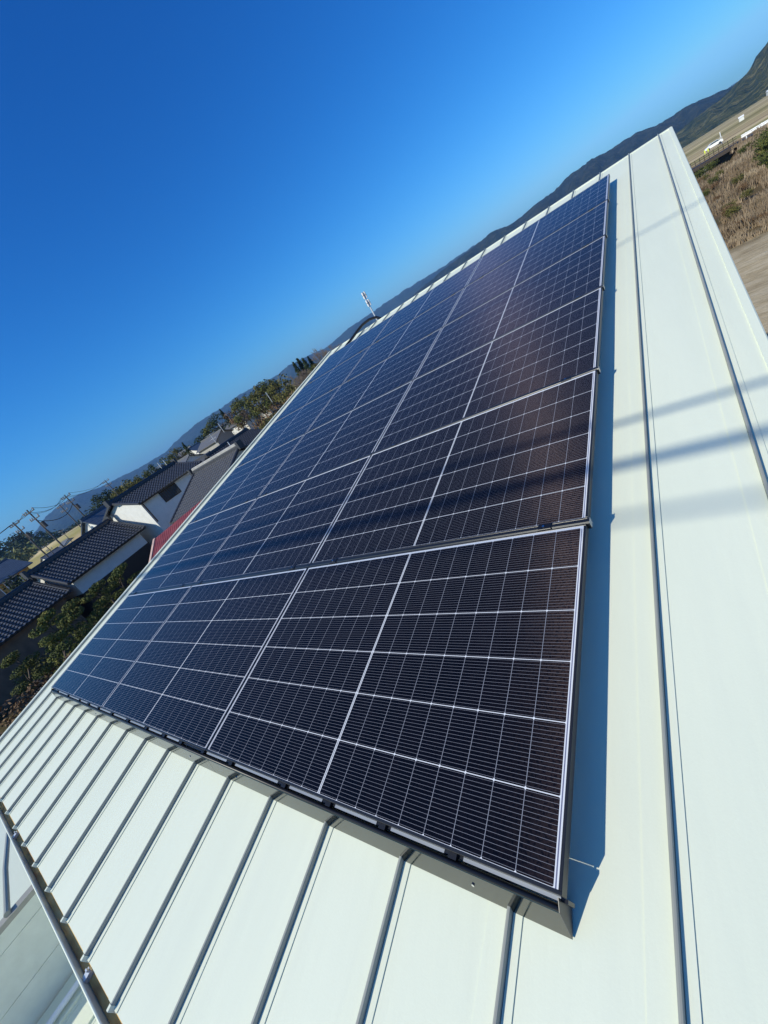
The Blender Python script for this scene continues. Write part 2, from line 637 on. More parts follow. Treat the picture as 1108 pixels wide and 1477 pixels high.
def range_mesh(name, sky, D, fd, bd, z0, amp, mat, seed, skip=(0, 0)):
    """a wooded range of hills: crest through (bearing, elevation) points at distance D, spurs in front, a back slope behind"""
    b = MB()
    a0, a1 = sky[0][0], sky[-1][0]
    na = int((a1 - a0) / 0.22)
    ss = [i / 22 for i in range(23)] + [1 + i / 6 for i in range(1, 7)]
    for i in range(na + 1):
        az = a0 + (a1 - a0) * i / na
        for k in range(len(sky) - 1):
            if sky[k][0] <= az <= sky[k + 1][0] + 1e-9:
                f = (az - sky[k][0]) / max(1e-6, sky[k + 1][0] - sky[k][0])
                f = f * 0.6 + 0.4 * f * f * (3 - 2 * f)
                el = sky[k][1] * (1 - f) + sky[k + 1][1] * f
                break
        H = CAM.z + D * math.tan(R(el)) - z0
        H += H * 0.035 * fbm(az * 1.1, seed, 0, 3)
        for s in ss:
            if s <= 1:
                d = D - fd * (1 - s)
                sh = sstep(0, 1, s) ** 0.85
            else:
                d = D + bd * (s - 1)
                sh = 1 - 0.9 * sstep(1, 2, s)
            wgt = sh * (1 - abs(1 - s) ** 0) if False else min(1.0, 4 * abs(1 - s)) * sh
            spur = fbm(az * 0.55 * 1500 / D + seed, s * 1.6, seed, 5)
            h = z0 + max(-2, H * sh - amp * H * wgt * (0.5 + 0.8 * spur)) + 0.035 * H * fbm(az * 4.0, s * 14, seed)* (1 if s != 1 else 0.6)
            q = P(az, d, h if s > 0 else z0 - 6)
            b.v.append(tuple(q))
    n = len(ss)
    for i in range(na):
        for k in range(n - 1):
            a = i * n + k
            b.f.append((a, a + n, a + n + 1, a + 1))
    return struct(b.build(name, mat, smooth=True))


far_m = forest_mat('far_forest', [(0.010, 0.018, 0.014), (0.018, 0.028, 0.020), (0.034, 0.042, 0.028)], 0.012, 0.8)
mid_m = forest_mat('mid_forest', [(0.010, 0.016, 0.011), (0.022, 0.028, 0.017), (0.050, 0.050, 0.030)], 0.03, 1.0)
near_m = forest_mat('near_forest', [(0.020, 0.032, 0.010), (0.070, 0.078, 0.024), (0.19, 0.165, 0.060)], 0.045, 1.0)
far_sky = [(-110, 2.2), (-100, 2.6), (-92, 2.1), (-86, 1.6), (-80.5, 1.0), (-78, 1.55), (-76.2, 2.35), (-74.4, 2.62), (-72.7, 2.55), (-71, 2.1), (-69, 1.9), (-66, 1.6), (-62.5, 1.55),
           (-60.2, 2.1), (-57, 2.5), (-53.4, 2.5), (-51.2, 2.7), (-48.7, 2.55), (-45.8, 2.3), (-44.2, 2.5), (-41.5, 2.35), (-38.5, 1.95), (-36.4, 2.2), (-34.8, 2.5), (-32.1, 2.5), (-29.9, 2.6),
           (-27, 2.65), (-25.2, 2.6), (-21.5, 2.5), (-17.7, 2.55), (-15.2, 2.3), (-13.4, 2.2), (-9, 2.1), (-5, 2.3), (-1, 2.1), (4, 1.6), (12, 2.0), (25, 2.4), (40, 2.0), (60, 1.7)]
range_mesh('far_hills', far_sky, 3600, 1500, 1500, G, 0.5, far_m, 3.1)
mid_sky = [(-31, 0.6), (-27, 1.5), (-24, 1.95), (-20.5, 2.3), (-17.7, 2.45), (-15.2, 2.72), (-13.4, 2.2), (-11.3, 2.5), (-8.4, 2.72), (-6.5, 3.15), (-5.2, 3.07), (-3.4, 2.92), (-1.1, 2.88), (0.9, 2.36), (1.7, 2.3),
           (3.2, 2.25), (4.8, 1.85), (7, 1.3), (10, 0.8), (14, 0.3)]
range_mesh('wooded_hills', mid_sky, 1900, 800, 700, G, 0.55, mid_m, 8.7)
near_sky = [(-4.5, -0.2), (-1, 0.35), (1.3, 0.85), (3.1, 1.12), (5.0, 1.30), (6.1, 1.62), (6.8, 1.85), (7.5, 2.55), (8.2, 2.95), (9.5, 3.9), (12, 5.0), (16, 5.6), (22, 5.2), (30, 5.8), (42, 4.5), (55, 3.0)]
range_mesh('near_wooded_hill', near_sky, 1150, 380, 500, G, 0.5, near_m, 5.3)

# ------------------------------------------------------------------ the house that carries the panels
ZR = -0.12                                     # height of the roof sheet under the panel faces
XL, XR, YE, YR = -5.98, 0.675, -0.822, 7.9
house = thing('metal_roofed_house', 'house with pale standing seam metal roof that carries the dark solar panels', 'house', (-2.6, 3.5, G))
HO = house.location.copy()


def hpart(name, mb, mat, parent=None, smooth=False):
    if parent is None:
        o = mb.build(name, mat, house, HO, smooth)
    else:
        o = mb.build(name, mat, parent, HO, smooth)
    return o


RIBS = [0.53, 0.19] + [-0.17 - 0.3595 * k for k in range(17)]
b = MB()
edges = sorted(RIBS + [XL + 0.02, XR - 0.02])
nx = 0
rows = 24
# pan sheet with very slight oil-canning between the seams
cols = []
for i in range(len(edges) - 1):
    for k in range(4):
        cols.append((edges[i] + (edges[i + 1] - edges[i]) * k / 4, math.sin(math.pi * k / 4), i))
cols.append((edges[-1], 0, 0))
for j in range(rows + 1):
    yy = YE + (YR - YE) * j / rows
    for (xx, bow, i) in cols:
        zz = ZR + 0.0038 * bow * fbm(i * 3.3, yy * 0.9, 1.0)
        b.v.append(tuple(RT(xx, yy, zz)))
n = len(cols)
for j in range(rows):
    for i in range(n - 1):
        k = j * n + i
        b.f.append((k, k + 1, k + 1 + n, k + n))
roof = hpart('roof', b, MAT['roof'], smooth=True)
b = MB()
yb, zb = 16.6, -2.0                            # back slope, hidden side
b.face([RT(XL, YR, ZR - 0.004), RT(XR, YR, ZR - 0.004), (XR, 9.6, 0.30), (XL, 9.6, 0.30)])
b.face([RT(XL, YE + 0.004, ZR - 0.03), RT(XR, YE + 0.004, ZR - 0.03), RT(XR, YR, ZR - 0.03), RT(XL, YR, ZR - 0.03)])
hpart('roof_underside', b, MAT['roofsheet'])
for xr in RIBS:
    b = MB()
    # folded base strips either side, the upright seam and its end cap
    y0, y1 = YE - 0.006, YR + 0.03
    b.box((xr - 0.062, YE, ZR + 0.001), (xr - 0.006, y1 - 0.03, ZR + 0.0030), RT)
    b.box((xr + 0.006, YE, ZR + 0.001), (xr + 0.030, y1 - 0.03, ZR + 0.0040), RT)
    b.box((xr - 0.0068, YE - 0.008, ZR - 0.010), (xr + 0.0068, YE + 0.010, ZR + 0.0250), RT)
    fixn(hpart('seam_base', b, MAT['roof'], roof))
    b = MB()
    prof = [(-0.0045, 0.0), (-0.0050, 0.019), (-0.0038, 0.0225), (0.0, 0.0235), (0.0038, 0.0225), (0.0050, 0.019), (0.0045, 0.0)]
    b.loft([[(xr + a, yy, ZR + c) for a, c in prof] for yy in (YE + 0.0105, y1)], RT)
    fixn(hpart('standing_seam', b, MAT['seam'], roof))
b = MB()
b.loft([[(XL - 0.012, yy, ZR - 0.10), (XL + 0.045, yy, ZR - 0.10), (XL + 0.045, yy, ZR + 0.020), (XL + 0.040, yy, ZR + 0.026), (XL - 0.006, yy, ZR + 0.026), (XL - 0.012, yy, ZR + 0.020)] for yy in (YE - 0.01, YR + 0.01)], RT)
fixn(hpart('rake_trim', b, MAT['roof'], roof))
b = MB()
b.loft([[(XR - 0.030, yy, ZR - 0.12), (XR + 0.008, yy, ZR - 0.12), (XR + 0.008, yy, ZR + 0.003), (XR + 0.003, yy, ZR + 0.007), (XR - 0.030, yy, ZR + 0.007)] for yy in (YE - 0.01, YR + 0.01)], RT)
fixn(hpart('rake_trim', b, MAT['roof'], roof))
b = MB()
b.box((XL, YR - 0.006, ZR - 0.06), (XR, YR + 0.05, ZR + 0.006), RT)
hpart('ridge_cap', b, MAT['roof'], roof)
# gutter along the eave: a trough, its rolled lip and hangers
b = MB()
prof = [(-0.800, -0.045), (-0.800, -0.100), (-0.815, -0.112), (-0.855, -0.112), (-0.870, -0.100), (-0.8735, -0.004), (-0.8765, -0.004), (-0.8765, -0.104), (-0.857, -0.116), (-0.813, -0.116), (-0.797, -0.102), (-0.797, -0.045)]
b.loft([[(xx, a, ZR + c) for a, c in prof] for xx in (XL - 0.03, XR + 0.03)], RT)
gut = fixn(hpart('gutter', b, MAT['gutter']))
b = MB()
b.tube([RT(XL - 0.03, -0.876, ZR - 0.002), RT(XR + 0.03, -0.876, ZR - 0.002)], 0.0055, 8)
hpart('gutter_lip', b, MAT['roof'], gut)
b = MB()
b.box((XL - 0.02, -0.869, ZR - 0.111), (XR + 0.02, -0.801, ZR - 0.030), RT)
hpart('leaf_silt', b, MAT['gutter_dirt'], gut)
for xx in (-1.93, -3.75, -0.1):
    b = MB()
    b.box((xx - 0.016, -0.872, ZR - 0.030), (xx + 0.016, -0.836, ZR - 0.010), RT)
    b.box((xx - 0.004, -0.844, ZR - 0.060), (xx + 0.014, -0.838, ZR + 0.004), RT)
    hpart('gutter_hanger', b, MAT['galv'], gut)
# walls
b = MB()
zt = -0.45
pts = [(-5.80, -0.45), (0.50, -0.45), (0.50, 9.2), (-5.80, 9.2)]
for i in range(4):
    (xa, ya), (xb, yb_) = pts[i], pts[(i + 1) % 4]
    def topz(y):
        return min(y * 0.2, 1.6 - (y - 7.75) * 0.72) - 0.20
    if abs(ya - yb_) > 1:
        ym = 7.75
        b.face([(xa, ya, G - 0.2), (xb, yb_, G - 0.2), (xb, yb_, topz(yb_)), (xa, ym, topz(ym)), (xa, ya, topz(ya))])
    else:
        b.face([(xa, ya, G - 0.2), (xb, yb_, G - 0.2), (xb, yb_, topz(yb_)), (xa, ya, topz(ya))])
wall = hpart('wall', b, MAT['siding'])
for xx in (-4.2, -1.6):
    b = MB()
    b.box((xx - 0.85, -0.50, -4.6), (xx + 0.85, -0.44, -3.2))
    wf = hpart('window', b, MAT['whiteframe'])
    b = MB()
    b.box((xx - 0.79, -0.515, -4.54), (xx + 0.79, -0.502, -3.26))
    hpart('pane', b, MAT['glass'], wf)

# lower wing below the eave: seamed lower roof, side wall with coping, sheet beyond and a pipe rail
b = MB()
LZ = -2.75
b.box((-6.06, -3.6, LZ - 0.06), (-1.0, -0.46, LZ))
low = hpart('lower_roof', b, MAT['roof'])
for k in range(11):
    xx = -5.24 + 0.42 * (k - 1)
    b = MB()
    b.box((xx - 0.011, -3.6, LZ + 0.001), (xx + 0.011, -0.47, LZ + 0.03))
    b.box((xx + 0.012, -3.6, LZ + 0.001), (xx + 0.05, -0.47, LZ + 0.005))
    hpart('standing_seam', b, MAT['roof'], low)
b = MB()
b.tube([(-5.79, -3.6, LZ + 0.05), (-5.77, -1.4, LZ + 0.05), (-5.74, -0.6, LZ + 0.05)], 0.032, 10)
hpart('drain_pipe', b, MAT['whitepaint'], low)
b = MB()
b.box((-6.17, -3.9, -5.0), (-6.10, -0.95, -1.78))
side = hpart('wing_wall', b, MAT['siding'])
b = MB()
for (za, zb2) in ((-1.78, -1.935), (-1.940, -2.395), (-2.400, -2.86)):
    b.box((-6.098, -3.9, zb2), (-6.090, -0.95, za))
hpart('siding_board', b, MAT['siding'], side)
b = MB()
b.box((-6.20, -3.92, -1.778), (-6.085, -0.93, -1.722))
hpart('coping', b, MAT['coping'], side)
b = MB()
b.box((-12.5, -4.4, -2.32), (-6.172, -1.0, -2.24))
sheet = hpart('flat_roof', b, MAT['roof'])
b = MB()
b.tube([(-6.12, -1.60, -1.70), (-7.3, -1.53, -1.80), (-8.75, -1.44, -2.0)], 0.03, 10)
b.tube([(-8.75, -1.44, -2.0), (-8.80, -1.44, -2.24)], 0.03, 10)
hpart('pipe_rail', b, MAT['seam'], sheet)
b = MB()
b.box((-12.4, -4.3, -5.2), (-6.172, -1.1, -2.32))
hpart('wing_block', b, MAT['siding'])

# ------------------------------------------------------------------ solar panels
PX, PY = 1.742, 1.1539
proto = None
ordn = {0: 'lowest row', 1: 'second row up', 2: 'third row up', 3: 'fourth row up', 4: 'fifth row up', 5: 'top row'}
side_w = {0: 'right column beside open pale roof', 1: 'middle column', 2: 'left column beside white roof edge'}


def make_panel():
    r = thing('solar_panel', '', 'solar panel')
    r.rotation_euler = (TH, 0, 0)
    b = MB()
    fw, hh = 0.0085, 0.032
    x0, x1, y0, y1 = -PW / 2, PW / 2, 0.0, PH
    for lo, hi in (((x0, y0, -hh), (x1, y0 + fw, 0)), ((x0, y1 - fw, -hh), (x1, y1, 0)),
                   ((x0, y0 + fw, -hh), (x0 + fw, y1 - fw, 0)), ((x1 - fw, y0 + fw, -hh), (x1, y1 - fw, 0))):
        b.bev(lo, hi, 0.0012)
    fixn(b.build('frame', MAT['frame'], r))
    b = MB()
    i = 0.0085
    b.face([(x0 + i, y0 + i, -0.0015), (x1 - i, y0 + i, -0.0015), (x1 - i, y1 - i, -0.0015), (x0 + i, y1 - i, -0.0015)])
    b.build('cell_sheet', MAT['cells'], r)
    b = MB()
    b.face([(x0 + i, y0 + i, -0.008), (x0 + i, y1 - i, -0.008), (x1 - i, y1 - i, -0.008), (x1 - i, y0 + i, -0.008)])
    b.build('backsheet', MAT['whiteframe'], r)
    return r


for rr in range(6):
    for cc in range(3):
        if proto is None:
            o = proto = make_panel()
        else:
            o = copy_tree(proto)
        xc = -cc * PX - PX / 2 + random.uniform(-0.001, 0.001)
        if rr == 0:
            xc -= 0.004
        o.location = RT(xc, rr * PY + (0.010 if rr else 0.004), 0)
        o['label'] = 'dark solar panel in the %s, %s' % (ordn[rr], side_w[cc])
        o['group'] = 'solar panels on the roof'

# support bars between the rows with their clamps
CLX = [-0.17, -1.5, -1.93, -3.34, -3.72, -5.02]
bar_words = ['between the lowest and second rows', 'between the second and third rows', 'between the third and fourth rows', 'between the fourth and fifth rows', 'between the fifth and top rows']
for k in range(1, 6):
    yc = k * PY - 0.0015
    t_ = thing('cover_bar', 'black cover bar with clamps running ' + bar_words[k - 1] + ' of panels', 'rail', RT(-2.6, yc, ZR), 'bars between panel rows')
    L_ = t_.location.copy()
    b = MB()
    hw = 0.0125
    prof = [(-hw, -0.034), (-hw, -0.004), (-hw * 0.6, 0.002), (hw * 0.6, 0.003), (hw, -0.003), (hw, -0.034)]
    for s in range(3):
        xa, xb = -PX * s + (0.005 if s == 0 else -0.002), -PX * (s + 1) + (0.002 if s < 2 else -0.006)
        b.loft([[(xx, yc + a, c) for a, c in prof] for xx in (xb, xa)], RT)
    fixn(b.build('bar', MAT['bar'], t_, L_))
    b = MB()
    b.box((0.0051, yc - hw, -0.03), (0.0063, yc + hw + 0.001, 0.002), RT)
    b.build('end_cap', MAT['alu'], t_, L_)
    for xx in CLX:
        b = MB()
        b.bev((xx - 0.028, yc - 0.016, 0.0), (xx + 0.028, yc + 0.016, 0.0062), 0.002, RT)
        cl = fixn(b.build('clamp', MAT['black'], t_, L_))
        b = MB()
        c0 = RT(xx - 0.004, yc, 0.0055)
        c1 = RT(xx - 0.004, yc, 0.0098)
        b.tube([c0, c1], 0.0055, 8)
        b.build('bolt', MAT['steel'], cl, L_)
# mounting feet on the seams under the array
t_ = thing('mounting_rack', 'row of dark mounting brackets clipped to the roof seams under the panels', 'bracket', RT(-2.6, 0.4, ZR))
L_ = t_.location.copy()
for k in range(0, 7):
    for xx in CLX:
        xx = min(RIBS, key=lambda q: abs(q - xx))
        b = MB()
        b.box((xx - 0.03, k * PY - 0.03 + (0.04 if k == 0 else 0), ZR + 0.002), (xx + 0.03, k * PY + 0.03 + (0.04 if k == 0 else 0), -0.04), RT)
        b.build('foot', MAT['bar'], t_, L_)

# front cover along the lower edge
t_ = thing('eave_cover', 'glossy black cover strip along the lower edge of the solar array', 'cover strip', RT(-2.6, -0.05, ZR))
L_ = t_.location.copy()
ctop, cbot = (-0.0250, -0.030), (-0.059, -0.114)
segs = [(-0.020, -PX + 0.001), (-PX - 0.001, -2 * PX + 0.001), (-2 * PX - 0.001, -3 * PX - 0.01)]
for (xa, xb) in segs:
    b = MB()
    tt = 0.002
    prof = [(ctop[0] + 0.016, ctop[1] - 0.006), (ctop[0] + 0.004, ctop[1] + 0.0), (ctop[0] - 0.001, ctop[1] - 0.003), (cbot[0], cbot[1]), (cbot[0] + 0.004, cbot[1] - 0.003), (ctop[0] + 0.010, ctop[1] - 0.012)]
    b.loft([[(xx, a, c) for a, c in prof] for xx in (xb, xa)], RT)
    pl = fixn(b.build('cover_plate', MAT['cover'], t_, L_))
    for f in (0.14, 0.86):
        xx = xa + (xb - xa) * f
        b = MB()
        ym, zm = (ctop[0] + cbot[0]) / 2, (ctop[1] + cbot[1]) / 2
        q = RT(xx, ym - 0.0002, zm + 0.0002)
        nrm = (RT(xx, ym - 0.084 * 0.1, zm + 0.0435 * 0.1) - RT(xx, ym, zm)).normalized()
        b.tube([q, q + nrm * 0.003], 0.0042, 10)
        b.build('screw', MAT['steel'], pl, L_)
for xx in (-0.0198, -3 * PX - 0.0115):         # triangular end caps
    b = MB()
    b.loft([[(xq, 0.0, -0.012), (xq, 0.0, -0.100), (xq, cbot[0], cbot[1]), (xq, ctop[0], ctop[1] + 0.004)] for xq in (xx, xx + 0.0018)], RT)
    fixn(b.build('end_cap', MAT['bar'], t_, L_))
b = MB()                                       # rolled black lip along the top of the cover
b.tube([RT(-0.0215, ctop[0] + 0.0075, ctop[1] + 0.0005), RT(-3 * PX - 0.01, ctop[0] + 0.0075, ctop[1] + 0.0005)], 0.0068, 10)
b.build('rolled_lip', MAT['black'], t_, L_, True)
# lower support: slot, pale lip strips and clips between panels and cover
t_ = thing('front_rail', 'pale metal lip strips and black clips in the slot under the lowest panels', 'rail', RT(-2.6, 0.0, ZR))
L_ = t_.location.copy()
b = MB()
b.box((-3 * PX, -0.0045, -0.075), (-0.004, 0.0036, -0.0348), RT)
b.build('rail', MAT['bar'], t_, L_)
xx = -0.02
cl = []
while xx > -3 * PX + 0.2:
    ln = random.choice((0.16, 0.2, 0.34, 0.26))
    if not any(abs(xx - ln / 2 - q) < 0.02 for q in CLX):
        b = MB()
        b.box((xx - ln, -0.0052, -0.0345), (xx, 0.0035, -0.0325), RT)
        b.build('lip_strip', MAT['alu'], t_, L_)
    cl.append(xx - ln - 0.03)
    xx -= ln + random.uniform(0.06, 0.10)
for xx in cl:
    b = MB()
    b.box((xx - 0.013, -0.011, -0.036), (xx + 0.013, 0.0036, -0.024), RT)
    b.build('clip', MAT['black'], t_, L_)

# black conduit looping over the ridge
b = MB()
b.tube([RT(-4.95, 6.9, -0.075), RT(-4.93, 7.15, -0.060), RT(-4.90, 7.45, -0.045), RT(-4.84, 7.66, -0.020), RT(-4.74, 7.80, 0.005), RT(-4.60, 7.90, 0.0), RT(-4.48, 7.98, -0.05), RT(-4.42, 8.03, -0.14), RT(-4.42, 8.06, -0.4)], 0.027, 10)
tag(b.build('conduit', MAT['black'], smooth=True), 'black cable conduit bending over the roof ridge above the top row', 'conduit')

# overhead cables between the sun and the roof: they only show as soft shadows
for (yy, r_, dist) in ((1.25, 0.013, 11.0), (1.58, 0.024, 8.0), (1.90, 0.014, 7.5), (4.54, 0.0105, 13.0)):
    q = RT(0.35, yy, ZR) + SUN * dist
    b = MB()
    b.tube([(q.x - 45, q.y + 0.1, q.z + 0.35), (q.x - 20, q.y, q.z + 0.05), (q.x - 4, q.y, q.z), (q.x + 4, q.y, q.z), (q.x + 20, q.y, q.z + 0.05), (q.x + 45, q.y + 0.1, q.z + 0.35)], r_, 8)
    tag(b.build('overhead_cable', MAT['wire']), 'black overhead cable strung across behind the camera, its soft shadow on the roof', 'cable', 'overhead cables that shade the roof')

# ------------------------------------------------------------------ tiled houses to the west
AX = R(-10)
U = Vector((math.sin(AX), math.cos(AX), 0))
V = Vector((math.cos(AX), -math.sin(AX), 0))


def tile_plane(b, O, u, L, dn, run, drop, pitch=0.30, course=0.27, ph=0.055, lift=0.045):
    """corrugated pantiles: O upper corner, u along the ridge, dn horizontal downhill direction"""
    O = Vector(O)
    nx = max(2, round(L / pitch))
    ln = math.hypot(run, drop)
    ny = max(2, round(ln / course))
    down = (dn * run + Vector((0, 0, -drop))) / ln
    nrm = u.cross(down)
    if nrm.z < 0:
        nrm = -nrm
    prof = [(0.0, 0.35), (0.12, 0.85), (0.25, 1.0), (0.38, 0.85), (0.5, 0.3), (0.62, 0.02), (0.8, 0.0)]
    cols = []
    for i in range(nx):
        for s, h in prof:
            cols.append(((i + s) * L / nx, h * ph))
    cols.append((L, 0.35 * ph))
    i0 = len(b.v)
    rows_ = []
    for k in range(ny):
        rows_.append((k * ln / ny, 0.0))
        rows_.append(((k + 1) * ln / ny, lift))
    rows_.append((ln, -0.05))
    for t, lf in rows_:
        for s, h in cols:
            b.v.append(tuple(O + u * s + down * t + nrm * (h + lf)))
    n = len(cols)
    for k in range(len(rows_) - 1):
        for i in range(n - 1):
            a = i0 + k * n + i
            b.f.append((a, a + 1, a + 1 + n, a + n))


def ridge_bar(b, A, B, wdt=0.16, h=0.30):
    A, B = Vector(A), Vector(B)
    u = (B - A).normalized()
    s = Vector((-u.y, u.x, 0)).normalized()
    def ring(q):
        return [q + s * wdt - Vector((0, 0, 0.08)), q + s * wdt + Vector((0, 0, h * 0.6)), q + s * wdt * 0.5 + Vector((0, 0, h)), q - s * wdt * 0.5 + Vector((0, 0, h)), q - s * wdt + Vector((0, 0, h * 0.6)), q - s * wdt - Vector((0, 0, 0.08))]
    b.loft([ring(A), ring(B)])


def gable_house(name, label, A, L, u, dn, run, drop, tile, wallmat, base, inset=0.45, group=None, tiles=True, lower=None, lower_h=1.6, orn=True, ridge_h=0.26):
    """gable roof whose front slope falls along dn; A is the ridge start at eave-free height"""
    A = Vector(A)
    r = thing(name, label, 'house', (A.x, A.y, base), group)
    off = r.location.copy()
    b = MB()
    if tiles:
        tile_plane(b, A, u, L, dn, run, drop)
        tile_plane(b, A, u, L, -dn, run, drop)
    else:
        for sgn in (1, -1):
            q0, q1 = A, A + u * L
            e0, e1 = q0 + dn * run * sgn - Vector((0, 0, drop)), q1 + dn * run * sgn - Vector((0, 0, drop))
            th = Vector((0, 0, 0.14))
            b.face([q0, q1, e1, e0])
            b.face([e0, e1, e1 - th, e0 - th])
            b.face([q0, e0, e0 - th, q0 - th])
            b.face([q1, e1, e1 - th, q1 - th])
            n_ = int(run / 0.35)
            for k in range(1, n_):
                f = k / n_
                g0 = q0 + (e0 - q0) * f + Vector((0, 0, 0.002))
                g1 = q1 + (e1 - q1) * f + Vector((0, 0, 0.002))
                d_ = (e0 - q0).normalized() * 0.02
                b.face([g0 + Vector((0, 0, 0.015)), g1 + Vector((0, 0, 0.015)), g1 + d_, g0 + d_])
    ro = b.build('roof', tile, r, off)
    b = MB()
    ridge_bar(b, A, A + u * L, 0.15, ridge_h)
    if orn:
        for q, s in ((A, -1), (A + u * L, 1)):
            b.box((-0.09, -0.24, -0.12), (0.09, 0.24, ridge_h + 0.16), lambda x, y, z, q=q, s=s: q + u * (x + s * 0.09) + dn * y + Vector((0, 0, z)))
            # verge tiles running down the gable edge
            for g in (1, -1):
                e = q + dn * run * g - Vector((0, 0, drop))
                ridge_bar(b, q - u * s * 0.08 + Vector((0, 0, 0.03)), e - u * s * 0.08 + Vector((0, 0, 0.03)), 0.09, 0.09)
    fixn(b.build('ridge', MAT['tile_dark'] if tiles else tile, ro, off))
    # walls
    b = MB()
    wv = run - inset * 1.25
    ze = A.z - drop * wv / run - 0.10
    zr = A.z - 0.12
    a0, a1 = A + u * inset, A + u * (L - inset)
    def pt(q, s, z):
        p_ = q + dn * s
        return (p_.x, p_.y, z)
    zl = base - 0.3
    b.face([pt(a0, wv, zl), pt(a1, wv, zl), pt(a1, wv, ze), pt(a0, wv, ze)])
    b.face([pt(a1, -wv, zl), pt(a0, -wv, zl), pt(a0, -wv, ze), pt(a1, -wv, ze)])
    b.face([pt(a0, -wv, zl), pt(a0, wv, zl), pt(a0, wv, ze), pt(a0, 0, zr), pt(a0, -wv, ze)])
    b.face([pt(a1, wv, zl), pt(a1, -wv, zl), pt(a1, -wv, ze), pt(a1, 0, zr), pt(a1, wv, ze)])
    wl = b.build('wall', wallmat, r, off)
    if lower:
        b = MB()
        e_ = 0.03
        zt_ = base + lower_h
        def pb(q, s, z, ou):
            p_ = q + dn * s + u * ou
            return (p_.x, p_.y, z)
        c = [(a0, wv + e_, -e_), (a1, wv + e_, e_), (a1, -wv - e_, e_), (a0, -wv - e_, -e_)]
        for i in range(4):
            q, q2 = c[i], c[(i + 1) % 4]
            b.face([pb(q[0], q[1], zl, q[2]), pb(q2[0], q2[1], zl, q2[2]), pb(q2[0], q2[1], zt_, q2[2]), pb(q[0], q[1], zt_, q[2])])
        for i in range(4):
            q = c[i]
        b.face([pb(c[0][0], c[0][1], zt_, c[0][2]), pb(c[1][0], c[1][1], zt_, c[1][2]), pb(c[2][0], c[2][1], zt_, c[2][2]), pb(c[3][0], c[3][1], zt_, c[3][2])])
        b.build('wainscot', lower, wl, off)
    # eave soffit boards and a fascia under the tiles
    b = MB()
    for g in (1, -1):
        q = A + dn * (run - 0.06) * g - Vector((0, 0, drop + 0.10))
        b.loft([[tuple(q + u * s + Vector((0, 0, 0))), tuple(q + u * s + Vector((0, 0, 0.12))), tuple(q + u * s - dn * g * 0.05 + Vector((0, 0, 0.12))), tuple(q + u * s - dn * g * 0.05)] for s in (0.06, L - 0.06)])
    fixn(b.build('fascia', MAT['wood'], ro, off))
    r['front'] = wv
    return r, off, (a0, a1, wv, ze)


def wall_window(r, off, q, u, dn, wdt, h, mat_f, mat_g, bars=0):
    """window on a wall: q the lower left corner on the wall face"""
    q = Vector(q)
    T = lambda x, y, z: q + u * x + dn * y + Vector((0, 0, z))
    b = MB()
    f = 0.07
    b.box((0, 0.004, 0), (wdt, 0.06, f), T)
    b.box((0, 0.004, h - f), (wdt, 0.06, h), T)
    b.box((0, 0.004, f), (f, 0.06, h - f), T)
    b.box((wdt - f, 0.004, f), (wdt, 0.06, h - f), T)
    for k in range(bars):
        xx = wdt * (k + 1) / (bars + 1)
        b.box((xx - 0.035, 0.004, f), (xx + 0.035, 0.05, h - f), T)
    wn_ = fixn(b.build('window', mat_f, r, off))
    b = MB()
    b.box((f, 0.006, f), (wdt - f, 0.03, h - f), T)
    fixn(b.build('pane', mat_g, wn_, off))


C2 = Vector((CAM.x, CAM.y, 0))
# roof 1: long single storey wing
E1 = C2 + Vector((-32.9, 6.2, 0))
A1 = E1 - V * 3.4 + Vector((0, 0, 0.10))
r, off, (a0, a1, wv, ze) = gable_house('tiled_wing', 'long low wing with dark pantile roof and white plaster wall, below the two storey gable', A1, 6.55, U, V, 3.4, 1.68, MAT['tile'], MAT['plaster'], G, lower=MAT['wood'], lower_h=2.35)
# roof 2: lower wing continuing to the left
A2 = A1 - U * 9.9 + Vector((0, 0, -0.46))
r2, off2, (b0, b1, wv2, ze2) = gable_house('tiled_outbuilding', 'lower pantiled outbuilding with brown wall at the far left, behind the garden trees', A2, 9.85, U, V, 3.35, 1.62, MAT['tile'], MAT['mudwall'], G)
# two storey part
A3 = C2 + Vector((-33.55, 12.85, 0)) - V * 2.5 + Vector((0, 0, 1.12))
r3, off3, (c0, c1, wv3, ze3) = gable_house('tiled_house', 'two storey white plaster house with dark pantile roof and barred window', A3, 7.1, U, V, 3.05, 1.05, MAT['tile'], MAT['plaster'], G, inset=0.40)
wq = c0 + V * wv3 + U * 1.75
wall_window(r3, off3, (wq.x, wq.y, -0.98), U, V, 1.75, 0.92, MAT['wood'], MAT['glass'], bars=7)
b = MB()
q = c0 + V * (wv3 + 0.07) + U * 0.12
b.tube([(q.x, q.y, ze3), (q.x, q.y, ze3 - 1.9)], 0.05, 8)
b.build('downpipe', MAT['wood'], r3, off3)
# big front roof facing the sun
A4 = C2 + Vector((-28.4, 15.5, 0)) + Vector((0, 0, -0.10))
r4, off4, (d0, d1, wv4, ze4) = gable_house('broad_tiled_house', 'sunlit grey pantile roof with long pale ridge, right of the two storey house', A4, 5.15, V, -U, 4.05, 1.72, MAT['tile_mid'], MAT['plaster'], G, lower=MAT['wood'])
# pale mortar ridge stack
b = MB()
ridge_bar(b, A4 + Vector((0, 0, 0.27)) + V * 0.1, A4 + Vector((0, 0, 0.27)) + V * 5.0, 0.11, 0.10)
fixn(b.build('ridge_capping', MAT['concrete'], r4, off4))

